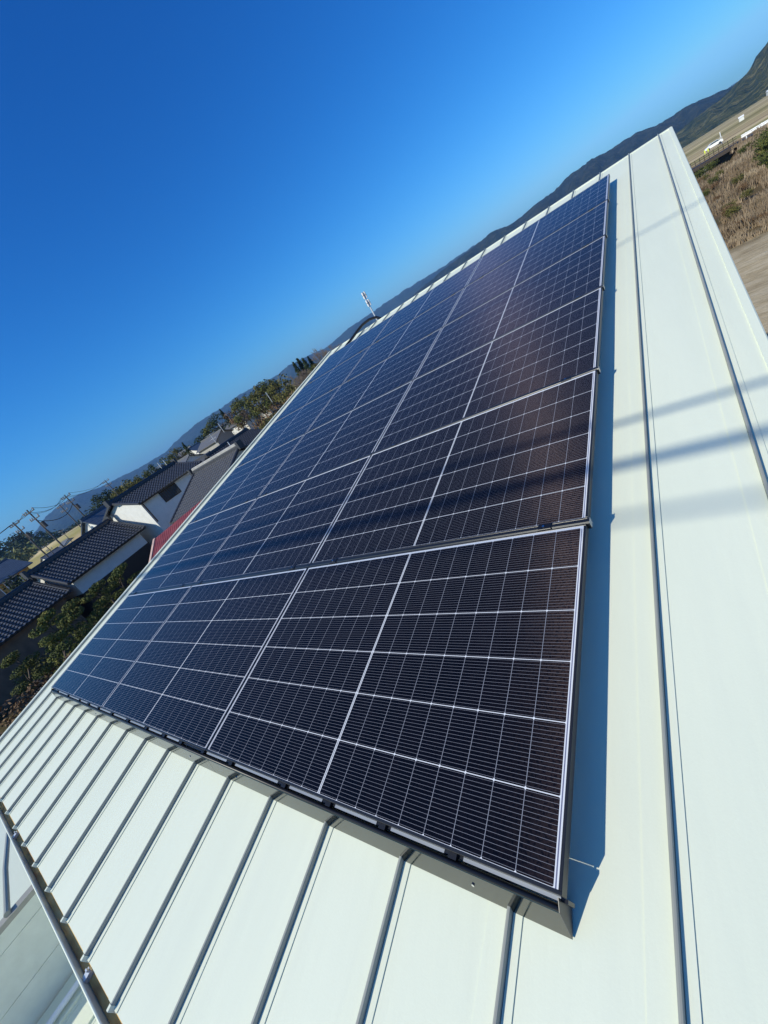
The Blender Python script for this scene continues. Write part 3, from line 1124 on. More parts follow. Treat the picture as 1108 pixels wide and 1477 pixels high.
# red metal lean-to in front of it
t_ = thing('red_roof_shed', 'red brown metal roofed lean-to with a faded edge board, in front of the grey roof', 'shed', P(-66, 24, G))
L_ = t_.location.copy()
T0, T1 = P(-70.0, 26.5, -1.66), P(-62.0, 25.0, -1.18)
u_ = (T1 - T0).normalized()
d_ = Vector((u_.y, -u_.x, 0)).normalized()
b = MB()
nn = 26
Lr = (T1 - T0).length
pts = []
for i in range(nn * 2 + 1):
    s = i / (nn * 2)
    up = 0.03 if i % 2 else 0.0
    pts.append((s, up))
for s, up in pts:
    q = T0 + (T1 - T0) * s
    b.v.append(tuple(q + Vector((0, 0, up))))
    b.v.append(tuple(q + d_ * 2.6 + Vector((0, 0, up - 0.85))))
for i in range(len(pts) - 1):
    b.f.append((2 * i, 2 * i + 2, 2 * i + 3, 2 * i + 1))
rr_ = b.build('roof', MAT['redroof'], t_, L_)
b = MB()
b.box((0, 0, 0), (0.14, 2.6, 0.16), lambda x, y, z: T0 + u_ * x + d_ * y + Vector((0, 0, z - 0.10 - y * 0.327)))
b.build('edge_board', MAT['pinkfascia'], rr_, L_)
b = MB()
b.box((0.3, 0.0, 0), (Lr - 0.3, 2.3, 3.2), lambda x, y, z: Vector((T0.x, T0.y, G)) + Vector((u_.x, u_.y, 0)) * x + d_ * y + Vector((0, 0, z * (1 - 0.27 * y / 2.6))))
b.build('wall', MAT['wood'], t_, L_)

# ochre house at the far left
A5 = P(-80.6, 62, 2.1) - U * 12 - V * 3.0
r5, off5, (e0, e1, wv5, ze5) = gable_house('ochre_house', 'ochre walled house with blue grey roof and white framed windows, behind the left tiled roof', A5, 12.2, U, V, 4.2, 1.75, MAT['slate'], MAT['ochre'], G, tiles=False, orn=False, ridge_h=0.12)
for s, zz, wd, hh in ((2.0, -1.35, 1.5, 1.5), (4.0, -1.35, 1.5, 1.5), (7.2, -1.2, 0.9, 1.1)):
    q = e1 + V * wv5 - U * (s + wd * 0.5)
    wall_window(r5, off5, (q.x, q.y, zz), U, V, wd, hh, MAT['whiteframe'], MAT['glass'], bars=1)

# further houses
more = [
    # az, dist, ridge z, length, axis(0 ridge along U, 1 along V), run, drop, roof, wall, name, label
    (-72.3, 62, 1.25, 4.6, 0, 2.6, 1.5, 'slate', 'plaster', 'gabled_house', 'blue grey roofed house with pale gable wall, left of the two storey house'),
    (-60.8, 50, 0.15, 6.5, 1, 3.2, 1.4, 'tile_mid', 'plaster', 'grey_roofed_house', 'mid grey roofed house showing just above the broad pantile ridge'),
    (-55.8, 40, 0.25, 6.0, 0, 3.4, 1.5, 'tile_dark', 'plaster', 'dark_gabled_house', 'white gable with black verge just right of the broad pantile ridge'),
    (-62.0, 96, 1.0, 8, 1, 3.4, 1.5, 'tile_mid', 'plaster', 'village_house', 'long grey roofed village house with a television aerial in front'),
    (-57.0, 108, 1.9, 8, 1, 3.4, 1.5, 'tile_mid', 'concrete', 'village_house', 'grey roofed village house left of the green cedars'),
    (-52.8, 112, 2.6, 8, 1, 3.4, 1.5, 'tile_mid', 'plaster', 'village_house', 'upper grey roofed village house at the foot of the tall trees'),
    (-66.0, 84, 0.7, 7, 1, 3.2, 1.4, 'tile', 'plaster', 'village_house', 'dark roofed village house behind the two storey roof ridge'),
    (-78.4, 170, -1.6, 6, 0, 2.8, 1.3, 'tile_mid', 'plaster', 'farmhouse', 'pale farmhouse by the dark wood beyond the brown field'),
    (-76.6, 190, -1.3, 6, 1, 2.8, 1.3, 'tile_mid', 'plaster', 'farmhouse', 'small farmhouse near the foot of the distant utility poles'),
    (-68.2, 130, 1.9, 10, 1, 4.4, 1.9, 'tile_mid', 'plaster', 'farmhouse', 'distant farmhouse under the olive trees on the ridge'),
]
far_words = ['first', 'second', 'third', 'fourth', 'fifth', 'sixth', 'seventh', 'eighth']
for k, (az_, d_h, z_h) in enumerate(((-66.8, 150, 2.2), (-64.6, 165, 2.9), (-63.2, 140, 2.0), (-60.6, 160, 2.9), (-59.0, 135, 2.3), (-55.2, 150, 3.3), (-51.4, 132, 3.2), (-49.6, 128, 3.4))):
    more.append((az_, d_h, z_h, 7.5 + (k % 3), k % 2, 3.3, 1.5, ('tile_mid', 'slate', 'tile')[k % 3], ('plaster', 'concrete')[k % 2], 'distant_house', 'small far village house, %s from the left along the valley side' % far_words[k]))
for az, d, z, L, ax, run, drop, rm, wm, nm, lb in more:
    q = P(az, d, z)
    u = U if ax == 0 else V
    dn = V if ax == 0 else -U
    hx_ = q - u * L / 2
    gable_house(nm, lb, hx_, L, u, dn, run, drop, MAT[rm], MAT[wm], min(terrain(q.x, q.y), z - drop - 2.3), group='village houses beyond the tiled roofs', tiles=(d < 60 and rm != 'slate'), orn=False, ridge_h=0.2)

# ------------------------------------------------------------------ vegetation
rnd = random.Random(11)


def leafcloud(b, c, rad, n, size, flat=0.0):
    cx, cy, cz = c
    rx, ry, rz = rad
    for _ in range(n):
        while True:
            x, y, z = rnd.uniform(-1, 1), rnd.uniform(-1, 1), rnd.uniform(-1, 1)
            q = x * x + y * y + z * z
            if 0.12 < q < 1:
                break
        s = (q ** 0.5) ** -0.45
        x, y, z = x * s, y * s, z * s
        p = Vector((cx + x * rx, cy + y * ry, cz + z * rz))
        nrm = Vector((x + rnd.uniform(-.8, .8), y + rnd.uniform(-.8, .8), z + 0.3 + rnd.uniform(-.8, .8)))
        if nrm.length < 0.01:
            nrm = Vector((0, 0, 1))
        nrm.normalize()
        a = nrm.orthogonal().normalized()
        a = Matrix.Rotation(rnd.uniform(0, 6.28), 3, nrm) @ a
        c2 = nrm.cross(a)
        sz = size * rnd.uniform(0.6, 1.4)
        b.face([p - a * sz, p + c2 * sz * 0.45, p + a * sz, p - c2 * sz * 0.45])


def limb(b, p0, p1, r0, r1, kink=0.08):
    p0, p1 = Vector(p0), Vector(p1)
    d = p1 - p0
    pts = []
    for k in range(5):
        f = k / 4
        j = Vector((rnd.uniform(-1, 1), rnd.uniform(-1, 1), rnd.uniform(-.4, .4))) * d.length * kink * math.sin(math.pi * f)
        pts.append(p0 + d * f + j)
    b.tube(pts, [r0 + (r1 - r0) * k / 4 for k in range(5)], 6)
    return pts


def tree_mesh(kind, h, seed):
    global rnd
    rnd = random.Random(seed)
    tb, cb = MB(), MB()
    if kind == 'niwaki':
        lean = Vector((rnd.uniform(-.4, .4), rnd.uniform(-.4, .4), 0)) * h * 0.35
        pts = limb(tb, (0, 0, 0), lean + Vector((0, 0, h * 0.92)), h * 0.035, h * 0.012, 0.12)
        for k in range(8):
            f = 0.28 + 0.72 * k / 7
            q = pts[min(4, int(f * 4))]
            a = k * 2.4 + rnd.uniform(-.4, .4)
            rr = h * 0.34 * (1.1 - f * 0.8)
            c = Vector((lean.x * f + math.cos(a) * rr, lean.y * f + math.sin(a) * rr, h * f + rnd.uniform(0, .1) * h))
            limb(tb, q, c, h * 0.014, h * 0.005)
            pr = h * (0.23 - 0.08 * f)
            leafcloud(cb, c, (pr, pr * rnd.uniform(.75, 1.1), pr * 0.45), 330, h * 0.021)
        leafcloud(cb, lean + Vector((0, 0, h)), (h * .1, h * .1, h * .07), 130, h * 0.021)
    elif kind == 'bush':
        for k in range(4):
            limb(tb, (0, 0, 0), (rnd.uniform(-.4, .4) * h, rnd.uniform(-.4, .4) * h, h * 0.6), h * .03, h * .01)
        for k in range(9):
            a = rnd.uniform(0, 6.28)
            rr = h * rnd.uniform(0.1, 0.5)
            pr = h * rnd.uniform(.2, .34)
            leafcloud(cb, (math.cos(a) * rr, math.sin(a) * rr, h * rnd.uniform(.3, .8)), (pr, pr, pr * .8), 130, h * 0.04)
    elif kind == 'broad':
        pts = limb(tb, (0, 0, 0), (rnd.uniform(-.1, .1) * h, rnd.uniform(-.1, .1) * h, h * 0.7), h * .03, h * .012)
        for k in range(14):
            a = k * 2.4
            f = rnd.uniform(.35, .95)
            rr = h * .3 * math.sin(math.pi * (0.15 + 0.75 * (f - .3) / .7)) * rnd.uniform(.6, 1.2)
            c = Vector((math.cos(a) * rr, math.sin(a) * rr, h * f))
            limb(tb, pts[2], c, h * .012, h * .004)
            pr = h * rnd.uniform(.10, .17)
            leafcloud(cb, c, (pr, pr, pr * .8), 110, h * 0.026)
    elif kind == 'cedar':
        limb(tb, (0, 0, 0), (0, 0, h * .97), h * .022, h * .004, 0.01)
        n_ = 15
        for k in range(n_):
            f = 0.14 + 0.86 * k / (n_ - 1)
            wd = h * 0.17 * (1.03 - f) ** 0.75 + h * 0.008
            for j in range(4):
                a = j * 1.57 + k * 0.9
                c = (math.cos(a) * wd * .6, math.sin(a) * wd * .6, h * f + rnd.uniform(-.02, .02) * h)
                leafcloud(cb, c, (wd * .6, wd * .6, h * .05), 26, h * 0.022)
    elif kind == 'bare':
        def rec(p, d, ln, r, lev):
            q = p + d * ln
            b_ = cb if lev > 1 else tb
            b_.tube([p, (p + q) / 2 + Vector((rnd.uniform(-.05, .05), rnd.uniform(-.05, .05), 0)) * ln, q], [r, r * .8, r * .6], 4, False)
            if lev >= 5:
                return
            for _ in range(3 if lev < 4 else 4):
                nd = (d + Vector((rnd.uniform(-.75, .75), rnd.uniform(-.75, .75), rnd.uniform(-.15, .55)))).normalized()
                rec(q, nd, ln * rnd.uniform(.6, .8), r * .62, lev + 1)
        rec(Vector((0, 0, 0)), Vector((0, 0, 1)), h * .27, h * .018, 0)
    return tb, cb


PROTO = {}


def plant(kind, mat, h, seed, loc, label, name, cat='tree', group=None, rot=0.0, sc_=1.0):
    key = (kind, mat, seed)
    if key not in PROTO:
        tb, cb = tree_mesh(kind, h, seed)
        r = thing(name, label, cat, loc, group)
        tb.build('stem' if kind == 'bush' else 'trunk', MAT['bark'] if kind != 'bare' else MAT['twig'], r)
        cb.build('foliage' if kind == 'bush' else 'crown', MAT[mat], r)
        PROTO[key] = r
    else:
        r = copy_tree(PROTO[key])
        r.name = name
        r.location = loc
        tag(r, label, cat, group)
        if not group and 'group' in r:
            del r['group']
    r.rotation_euler = (0, 0, rot)
    r.scale = (sc_, sc_, sc_ * rnd.uniform(.9, 1.1))
    return r


def gz(q):
    return Vector((q.x, q.y, terrain(q.x, q.y)))


# garden in front of the tiled wings
gard = [
    # az, dist, kind, mat, height, seed, label
    (-82.6, 27.0, 'niwaki', 'pine', 3.1, 21, 'cloud pruned pine with pale green pads against the white plaster wall'),
    (-80.2, 25.0, 'niwaki', 'leaf', 2.9, 22, 'cloud pruned garden tree nearest the left roof edge, below the plaster wall'),
    (-84.6, 24.0, 'niwaki', 'pine', 2.5, 23, 'cloud pruned pine in front of the brown outbuilding wall'),
    (-87.0, 27.5, 'niwaki', 'leaf', 2.6, 24, 'garden pine at the far left under the corner of the outbuilding eave'),
    (-77.2, 27.0, 'niwaki', 'leaf', 3.2, 25, 'cloud pruned tree below the dark wainscot, nearest the red roof'),
    (-75.0, 28.0, 'niwaki', 'pine', 3.1, 26, 'dark clipped pine just left of the red roofed shed'),
    (-86.0, 19.0, 'bush', 'leaf', 2.0, 27, 'low rounded evergreen shrub close to the white roof edge'),
    (-89.2, 23.0, 'bush', 'autumn', 2.2, 28, 'rusty brown shrub at the left picture edge'),
    (-91.5, 21.0, 'bush', 'autumn', 2.0, 29, 'rusty brown shrub lowest of those by the left roof edge'),
    (-88.5, 18.5, 'bush', 'olive', 1.4, 30, 'olive green shrub among the rusty shrubs'),
    (-83.0, 20.5, 'bush', 'autumn', 1.9, 31, 'reddish brown shrub between the clipped pines and the roof edge'),
    (-85.4, 22.0, 'bush', 'autumn', 2.0, 32, 'reddish brown shrub under the clipped pine by the brown wall'),
    (-79.0, 20.5, 'bush', 'leaf', 2.2, 34, 'dark evergreen shrub tucked under the roof edge below the wing'),
    (-86.8, 31.0, 'bush', 'olive', 1.7, 35, 'olive shrub against the brown wall of the outbuilding'),
    (-81.5, 52.0, 'broad', 'cedar', 5.6, 36, 'dark round tree beside the ochre house'),
    (-79.6, 50.0, 'bush', 'leaf', 3.2, 37, 'dark bush at the corner of the left tiled ridge'),
]
for az, d, kd, mt, h, sd, lb in gard:
    plant(kd, mt, h, sd, gz(P(az, d, 0)), lb, {'niwaki': 'garden_pine', 'bush': 'shrub', 'broad': 'round_tree'}[kd], 'shrub' if kd == 'bush' else 'tree', 'garden trees and shrubs', rnd.uniform(0, 6))
# garden stones and a low wall of pale blocks
for i, (az, d, s) in enumerate(((-84.0, 23, .5), (-82.4, 22.5, .42), (-85.5, 21.5, .35), (-88.0, 26, .45), (-81.2, 24.0, .38))):
    q = gz(P(az, d, 0))
    bm = bmesh.new()
    bmesh.ops.create_icosphere(bm, subdivisions=3, radius=s)
    for v in bm.verts:
        v.co *= 1 + 0.28 * fbm(v.co.x * 2.2 + i * 7, v.co.y * 2.2, v.co.z * 2.2)
        v.co.z *= 0.75
    me = bpy.data.meshes.new('garden_rock')
    bm.to_mesh(me)
    bm.free()
    me.materials.append(MAT['rubble'])
    o = bpy.data.objects.new('garden_rock', me)
    COL.objects.link(o)
    o.location = q + Vector((0, 0, s * 0.45 + (1.2 if i < 3 else 0.0)*0))
    tag(o, ['grey garden rock between the clipped pines', 'grey garden rock nearest the roof edge', 'small grey rock beside the evergreen shrub', 'pale rock below the outbuilding', 'grey rock under the nearest clipped tree'][i], 'rock', 'garden rocks')
for i, (az, d, ln) in enumerate(((-87.4, 21.0, 1.5), (-89.6, 25.5, 1.2))):
    q = gz(P(az, d, 0))
    b = MB()
    b.bev((-0.12, 0, 0), (0.12, ln, 0.9), 0.02)
    o = b.build('stone_post', MAT['concrete'])
    o.location = q
    o.rotation_euler = (0, 0, R(35))
    tag(o, ['pale concrete garden wall block near the roof edge', 'pale concrete block beside the rusty shrub at the left'][i], 'block', 'pale garden blocks')

# trees and bushes among the village and on the rise
vil = [
    (-47.0, 80, 'bush', 'olive', 5.6, 42, 'tall olive thicket left of the tall cedars'),
    (-45.6, 78, 'bush', 'autumn', 5.6, 41, 'brown thicket at the foot of the tall cedars'),
    (-39.8, 76, 'bush', 'olive', 5.6, 42, 'olive thicket right of the tall cedars'),
    (-37.4, 76, 'bush', 'autumn', 5.8, 41, 'brown thicket just behind the roof corner'),
    (-62.8, 118, 'broad', 'leaf', 6.4, 47, 'green tree between the far village houses at the left'),
    (-61.4, 124, 'broad', 'olive', 6.2, 43, 'olive tree between the far village houses'),
    (-64.8, 120, 'broad', 'cedar', 6.0, 45, 'dark tree over the two storey roof ridge end'),
    (-45.2, 84, 'broad', 'olive', 7.0, 43, 'olive tree leaning on the left side of the tall cedars'),
    (-40.4, 86, 'broad', 'autumn', 7.4, 49, 'russet tree directly right of the tall cedars'),
    (-39.3, 88, 'broad', 'olive', 6.8, 44, 'olive tree between the russet tree and the bare trees'),
    (-37.9, 88, 'broad', 'autumn', 7.0, 49, 'russet tree at the roof corner among the bare trees'),
    (-36.2, 90, 'broad', 'autumn', 6.6, 49, 'rightmost russet tree peeping over the roof ridge'),
    (-61.0, 70, 'bush', 'autumn', 3.6, 41, 'brown thicket between the village roofs and the broad pantile roof'),
    (-59.2, 74, 'bush', 'olive', 3.4, 42, 'olive bush between the village roofs and the black verge gable'),
    (-56.4, 78, 'bush', 'autumn', 3.8, 41, 'russet thicket below the middle village roof'),
    (-53.6, 80, 'bush', 'autumn', 4.2, 41, 'russet thicket below the upper village roof'),
    (-51.2, 84, 'bush', 'autumn', 4.6, 41, 'russet thicket by the upper village roof end'),
    (-63.4, 90, 'bush', 'autumn', 3.8, 41, 'russet thicket behind the dark roofed village house'),
    (-58.2, 60, 'bush', 'autumn', 3.2, 41, 'brown leafless thicket behind the white gable'),
    (-55.0, 62, 'bush', 'autumn', 3.6, 41, 'brown thicket right of the black verge gable'),
    (-52.0, 66, 'bush', 'olive', 4.0, 42, 'yellow green bush by the upper village roofs'),
    (-50.3, 70, 'bush', 'olive', 4.8, 42, 'larger yellow green bush close to the roof edge'),
    (-48.6, 72, 'bush', 'autumn', 5.2, 41, 'tall brown thicket at the roof edge under the cedars'),
    (-46.5, 72, 'bush', 'autumn', 5.6, 41, 'brown thicket below the bare trees'),
    (-64.0, 78, 'bush', 'autumn', 4.4, 41, 'rusty thicket behind the two storey roof end'),
    (-69.0, 100, 'broad', 'olive', 7.8, 43, 'olive crowned tree on the skyline above the two storey roof'),
    (-67.6, 104, 'broad', 'olive', 7.2, 44, 'olive crowned tree right of its taller neighbour on the skyline'),
    (-71.3, 108, 'broad', 'cedar', 8.6, 45, 'dark green tree at the left end of the skyline clump'),
    (-70.0, 112, 'broad', 'cedar', 8.4, 46, 'dark green tree behind the olive crowned tree'),
    (-66.2, 110, 'broad', 'leaf', 6.5, 47, 'green tree at the right end of the skyline clump'),
    (-60.3, 100, 'cedar', 'cedar', 6.6, 48, 'small dark columnar tree standing alone by the aerial'),
    (-57.8, 120, 'broad', 'cedar', 7.0, 45, 'dark green tree above the village roofs, left of the grove'),
    (-56.6, 118, 'broad', 'leaf', 7.0, 47, 'green tree above the village roofs, second in the grove'),
    (-55.4, 116, 'broad', 'cedar', 7.6, 46, 'dark tree third along the grove above the roofs'),
    (-54.2, 112, 'cedar', 'cedar', 7.4, 48, 'dark cedar in the middle of the grove above the roofs'),
    (-53.0, 108, 'broad', 'autumn', 8.0, 49, 'russet tree above the upper village roof'),
    (-51.9, 104, 'broad', 'leaf', 8.8, 44, 'green tree right of the russet one'),
    (-50.8, 104, 'cedar', 'leaf', 8.0, 50, 'green conifer right of the russet tree'),
    (-49.8, 100, 'broad', 'leaf', 8.6, 43, 'broad green tree near the roof edge'),
    (-48.7, 98, 'broad', 'olive', 8.8, 44, 'yellow green tree near the roof edge, left of the tall cedars'),
    (-47.6, 96, 'broad', 'leaf', 8.8, 47, 'green tree just left of the tall cedars'),
    (-46.4, 92, 'broad', 'olive', 8.4, 43, 'yellow green tree beneath the tall cedars'),
    (-43.2, 90, 'cedar', 'cedar', 8.6, 51, 'tall cedar with pointed top, first of the four'),
    (-42.5, 91, 'cedar', 'cedar', 9.5, 52, 'tall cedar with pointed top, second of the four'),
    (-41.9, 90, 'cedar', 'cedar', 9.0, 51, 'tall cedar with pointed top, third of the four'),
    (-41.2, 91, 'cedar', 'cedar', 8.2, 52, 'tall cedar with pointed top, fourth and rightmost'),
    (-44.0, 78, 'bare', 'twig', 7.6, 53, 'bare grey tree in front of the tall cedars'),
    (-42.4, 76, 'bare', 'twig', 7.4, 54, 'bare grey tree right of the tall cedars'),
    (-41.2, 84, 'broad', 'leaf', 6.8, 46, 'dark round tree between the cedars and the bare trees'),
    (-40.0, 78, 'bare', 'twig', 7.8, 53, 'bare brown tree near the roof corner'),
    (-38.8, 80, 'bare', 'twig', 8.0, 54, 'bare brown tree at the roof corner'),
    (-37.6, 82, 'bare', 'twig', 7.8, 53, 'bare brown tree just right of the roof corner'),
    (-36.4, 84, 'bare', 'twig', 7.4, 54, 'rightmost bare brown tree above the ridge'),
    (-40.6, 70, 'bush', 'autumn', 5.0, 41, 'brown thicket under the bare trees'),
    (-38.4, 72, 'bush', 'autumn', 5.4, 41, 'brown thicket at the roof corner'),
    (-73.4, 66, 'bush', 'olive', 3.4, 42, 'olive bush beside the blue grey gabled house'),
    (-75.9, 70, 'bush', 'leaf', 2.6, 47, 'low green bush at the field edge by the utility poles'),
]
nmk = {'bush': 'thicket', 'broad': 'broadleaf_tree', 'cedar': 'cedar_tree', 'bare': 'bare_tree'}
for az, d, kd, mt, h, sd, lb in vil:
    base_h = {41: 4.0, 42: 4.0, 43: 8.0, 44: 8.0, 45: 8.0, 46: 8.0, 47: 7.0, 48: 8.0, 49: 8.0, 50: 9.0, 51: 12.0, 52: 12.0, 53: 5.9, 54: 5.9}[sd]
    plant(kd, mt, 7.5 if kd == 'bare' else base_h, sd, gz(P(az, d, 0)), lb, nmk[kd], 'bush' if kd == 'bush' else 'tree', 'trees among the village', rnd.uniform(0, 6), h / base_h)


# far woods at the left: masses nobody could count
def far_wood(name, mat, label, seed, a0, a1, d0, d1, n, lo, hi):
    global rnd
    rnd = random.Random(seed)
    b = MB()
    for i in range(n):
        az = rnd.uniform(a0, a1)
        d = rnd.uniform(d0, d1)
        prof = 2.7 if az < -79.6 else max(0.15, 2.7 - (az + 79.6) * 0.75)
        full = d * math.tan(R(prof)) + CAM.z - G
        f = rnd.uniform(lo, hi)
        s = rnd.uniform(4.5, 8.0) * (0.55 + 0.45 * min(1, full / 18))
        z = max(G + full * f - s * 0.7, G + s * 0.5)
        leafcloud(b, P(az, d, z), (s, s, s * 0.95), 46, s * 0.22)
    return struct(b.build(name, MAT[mat]), 'stuff', label)


far_wood('distant_wood', 'cedar', 'dense dark green wood on the low rise at the left', 5, -106, -73.0, 330, 440, 420, 0.35, 1.0)
far_wood('bamboo_grove', 'bamboo', 'yellow green bamboo in front of the dark wood at the left', 6, -106, -77.5, 290, 330, 200, 0.1, 0.62)
b = MB()
for i in range(150):
    az = rnd.uniform(-74, -58)
    d = rnd.uniform(330, 520)
    s = rnd.uniform(3, 7)
    leafcloud(b, P(az, d, rnd.uniform(-3, 2.5)), (s, s, s), 34, s * .25)
struct(b.build('hedgerows', MAT['cedar']), 'stuff', 'dark tree belts across the far valley floor')

# tall dry grass on the levee at the right
rg = random.Random(3)
b = MB()
for i in range(15000):
    y = 33.5 + 60 * rg.random() ** 1.15
    x = y * math.tan(R(rg.uniform(-0.5, 13)))
    z = terrain(x, y)
    if y > 80 and x < 8.6:
        continue
    if fbm(x * 0.22, y * 0.16, 4) < -0.22:
        continue
    hgt = rg.uniform(0.35, 0.95) * (0.75 + 0.5 * fbm(x * .3, y * .3, 9))
    if y < 36.5:
        hgt *= 0.6
    for k in range(4):
        a = rg.uniform(0, 6.28)
        ln = rg.uniform(.1, .5) * hgt
        wv_ = 0.035 + 0.0006 * y
        p0 = Vector((x + rg.uniform(-.2, .2), y + rg.uniform(-.2, .2), z - 0.05))
        tip = p0 + Vector((math.cos(a) * ln, math.sin(a) * ln, hgt))
        sd = Vector((math.sin(a + 1), math.cos(a + 1), 0)) * wv_
        b.face([p0 - sd, p0 + sd, tip])
struct(b.build('tall_dry_grass', MAT['drygrass']), 'stuff', 'tall dry tan grass covering the levee slope')
vines = [(2.8, 90, 2.2, 'leaf', 'green bush under the left end of the bridge'), (3.6, 92, 2.0, 'leaf', 'green bush under the bridge railing'), (2.0, 84, 1.8, 'leaf', 'green bush lowest by the roof edge near the bridge'),
         (7.2, 58, 2.6, 'leaf', 'deep green vine clump at the right picture edge'), (7.6, 52, 2.2, 'leaf', 'deep green vine clump nearest at the right edge'), (7.4, 66, 2.2, 'leaf', 'deep green vine clump higher on the levee'), (8.6, 60, 1.8, 'leaf', 'green vine mound just outside the right edge'),
         (5.2, 56, 0.9, 'olive', 'olive weeds midway up the levee'),
         (5.6, 48, 0.8, 'olive', 'olive weeds lower on the levee'), (6.4, 62, 0.9, 'olive', 'olive weeds beside the green vine clumps'), (4.0, 66, 0.9, 'olive', 'olive weeds high on the levee near the roof edge'),
         (4.3, 39, 0.6, 'autumn', 'rusty fern clump at the levee foot by the roof edge'), (4.9, 38.0, 0.6, 'autumn', 'rusty fern clump second along the levee foot'), (5.5, 37.4, 0.55, 'autumn', 'rusty fern clump third along the levee foot'), (6.2, 37, 0.55, 'autumn', 'rusty fern clump at the levee foot by the picture edge')]
scrub = random.Random(17)
for k in range(26):
    az_, d_s = scrub.uniform(1.6, 9.5), scrub.uniform(40, 82)
    vines.append((az_, d_s, scrub.uniform(0.5, 1.0), scrub.choice(('olive', 'autumn', 'leaf', 'autumn')), None))
for az, d, h, mt, lb in vines:
    if lb is None:
        lb = {'olive': 'low olive scrub clump scattered over the dry grass of the levee', 'autumn': 'low russet scrub clump scattered over the dry grass of the levee', 'leaf': 'low green scrub clump scattered over the dry grass of the levee'}[mt]
    plant('bush', mt, 2.0, 61, gz(P(az, d, 0)), lb, 'weed_clump', 'bush', 'green clumps on the levee', rnd.uniform(0, 6), h / 2.0)

# ------------------------------------------------------------------ road, bridge and field things at the right
b = MB()
rd = [P(1.2, 98, -2.92), P(5.6, 97, -2.92), P(9, 96, -2.92), P(16, 96, -2.92), P(30, 104, -2.92)]
for i in range(len(rd) - 1):
    a_, c_ = rd[i], rd[i + 1]
    s = Vector((-(c_ - a_).y, (c_ - a_).x, 0)).normalized() * 2.6
    b.face([a_ - s, c_ - s, c_ + s, a_ + s])
struct(b.build('road', MAT['asphalt']))
t_ = thing('footbridge', 'dark railed bridge crossing the gap in the levee, left of the white guardrail', 'bridge', P(3.4, 93, -4))
L_ = t_.location.copy()
q0, q1 = P(-0.8, 94, -2.95), P(5.5, 93, -2.75)
ub = (q1 - q0).normalized()
sb = Vector((-ub.y, ub.x, 0)).normalized()
Lb = (q1 - q0).length
TB = lambda x, y, z: q0 + ub * x + sb * y + Vector((0, 0, z))
b = MB()
b.box((0, 0, -0.45), (Lb, 4.2, 0.0), TB)
dk = b.build('deck', MAT['wood'], t_, L_)
b = MB()
for zz in (0.28, 0.55, 0.84):
    b.box((0, 0.02, zz - 0.035), (Lb, 0.09, zz + 0.035), TB)
k = 0.0
while k < Lb:
    b.box((k, 0.0, 0), (k + 0.07, 0.11, 0.92), TB)
    k += 0.55
b.build('railing', MAT['wood'], t_, L_)
b = MB()
for k in (2.0, 6.2):
    b.box((k, 0.4, -3.5), (k + 0.5, 3.6, -0.45), TB)
b.build('pier', MAT['concrete'], t_, L_)
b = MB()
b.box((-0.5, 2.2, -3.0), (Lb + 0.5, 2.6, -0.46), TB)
b.build('under_deck_shade', MAT['black'], t_, L_)
# black wall added under the deck, painting in the shade of the gap
t_ = thing('guardrail', 'white roadside guardrail along the levee top at the right edge', 'guardrail', P(8, 93, -3))
L_ = t_.location.copy()
g0, g1 = P(5.8, 93.5, -2.35), P(14, 93, -2.35)
b = MB()
ug = (g1 - g0).normalized()
sg = Vector((-ug.y, ug.x, 0))
prof = [(0, -0.20), (-0.05, -0.12), (0, -0.03), (0, 0.03), (-0.05, 0.12), (0, 0.20), (0.03, 0.20), (0.03, -0.20)]
b.loft([[tuple(q + sg * a + Vector((0, 0, c))) for a, c in prof] for q in (g0, g1)])
fixn(b.build('beam', MAT['whitepaint'], t_, L_))
for k in range(8):
    q = g0 + (g1 - g0) * (k + 0.3) / 8 + sg * 0.08
    b = MB()
    b.tube([(q.x, q.y, -3.3), (q.x, q.y, -2.12)], 0.07, 8)
    b.build('post', MAT['whitepaint'], t_, L_)


def car(name, label, loc, rz, mat, s=1.0):
    t = thing(name, label, 'car', loc)
    t.rotation_euler = (0, 0, rz)
    t.scale = (s, s, s)
    b = MB()
    W = 0.82
    side = [(-2.1, 0.35), (-2.15, 0.75), (-1.75, 0.95), (-1.35, 1.02), (-0.6, 1.48), (1.0, 1.50), (1.75, 1.02), (2.1, 0.9), (2.12, 0.35)]
    b.loft([[(x, y, z) for x, z in side] for y in (-W, W)])
    fixn(b.build('body', mat, t))
    b = MB()
    b.loft([[(x, y, z) for x, z in ((-1.22, 1.05), (-0.58, 1.42), (0.95, 1.44), (1.55, 1.05))] for y in (-W - 0.006, W + 0.006)])
    fixn(b.build('window', MAT['glass'], t))
    for wx in (-1.35, 1.35):
        for wy in (-0.78, 0.78):
            b = MB()
            b.tube([(wx, wy - 0.1, 0.32), (wx, wy + 0.1, 0.32)], 0.32, 14)
            b.build('wheel', MAT['rubber'], t)
    return t


q = P(-75.4, 78, 0)
car('parked_car', 'silver car parked on the brown field behind the tiled wing', gz(q) + Vector((0, 0, 0)), R(70), MAT['carsilver'])
q = P(4.0, 190, 0)
car('parked_van', 'white car parked on the far bank just beyond the bridge railing', Vector((q.x, q.y, terrain(q.x, q.y) + 0.3)), R(5), MAT['carwhite'])
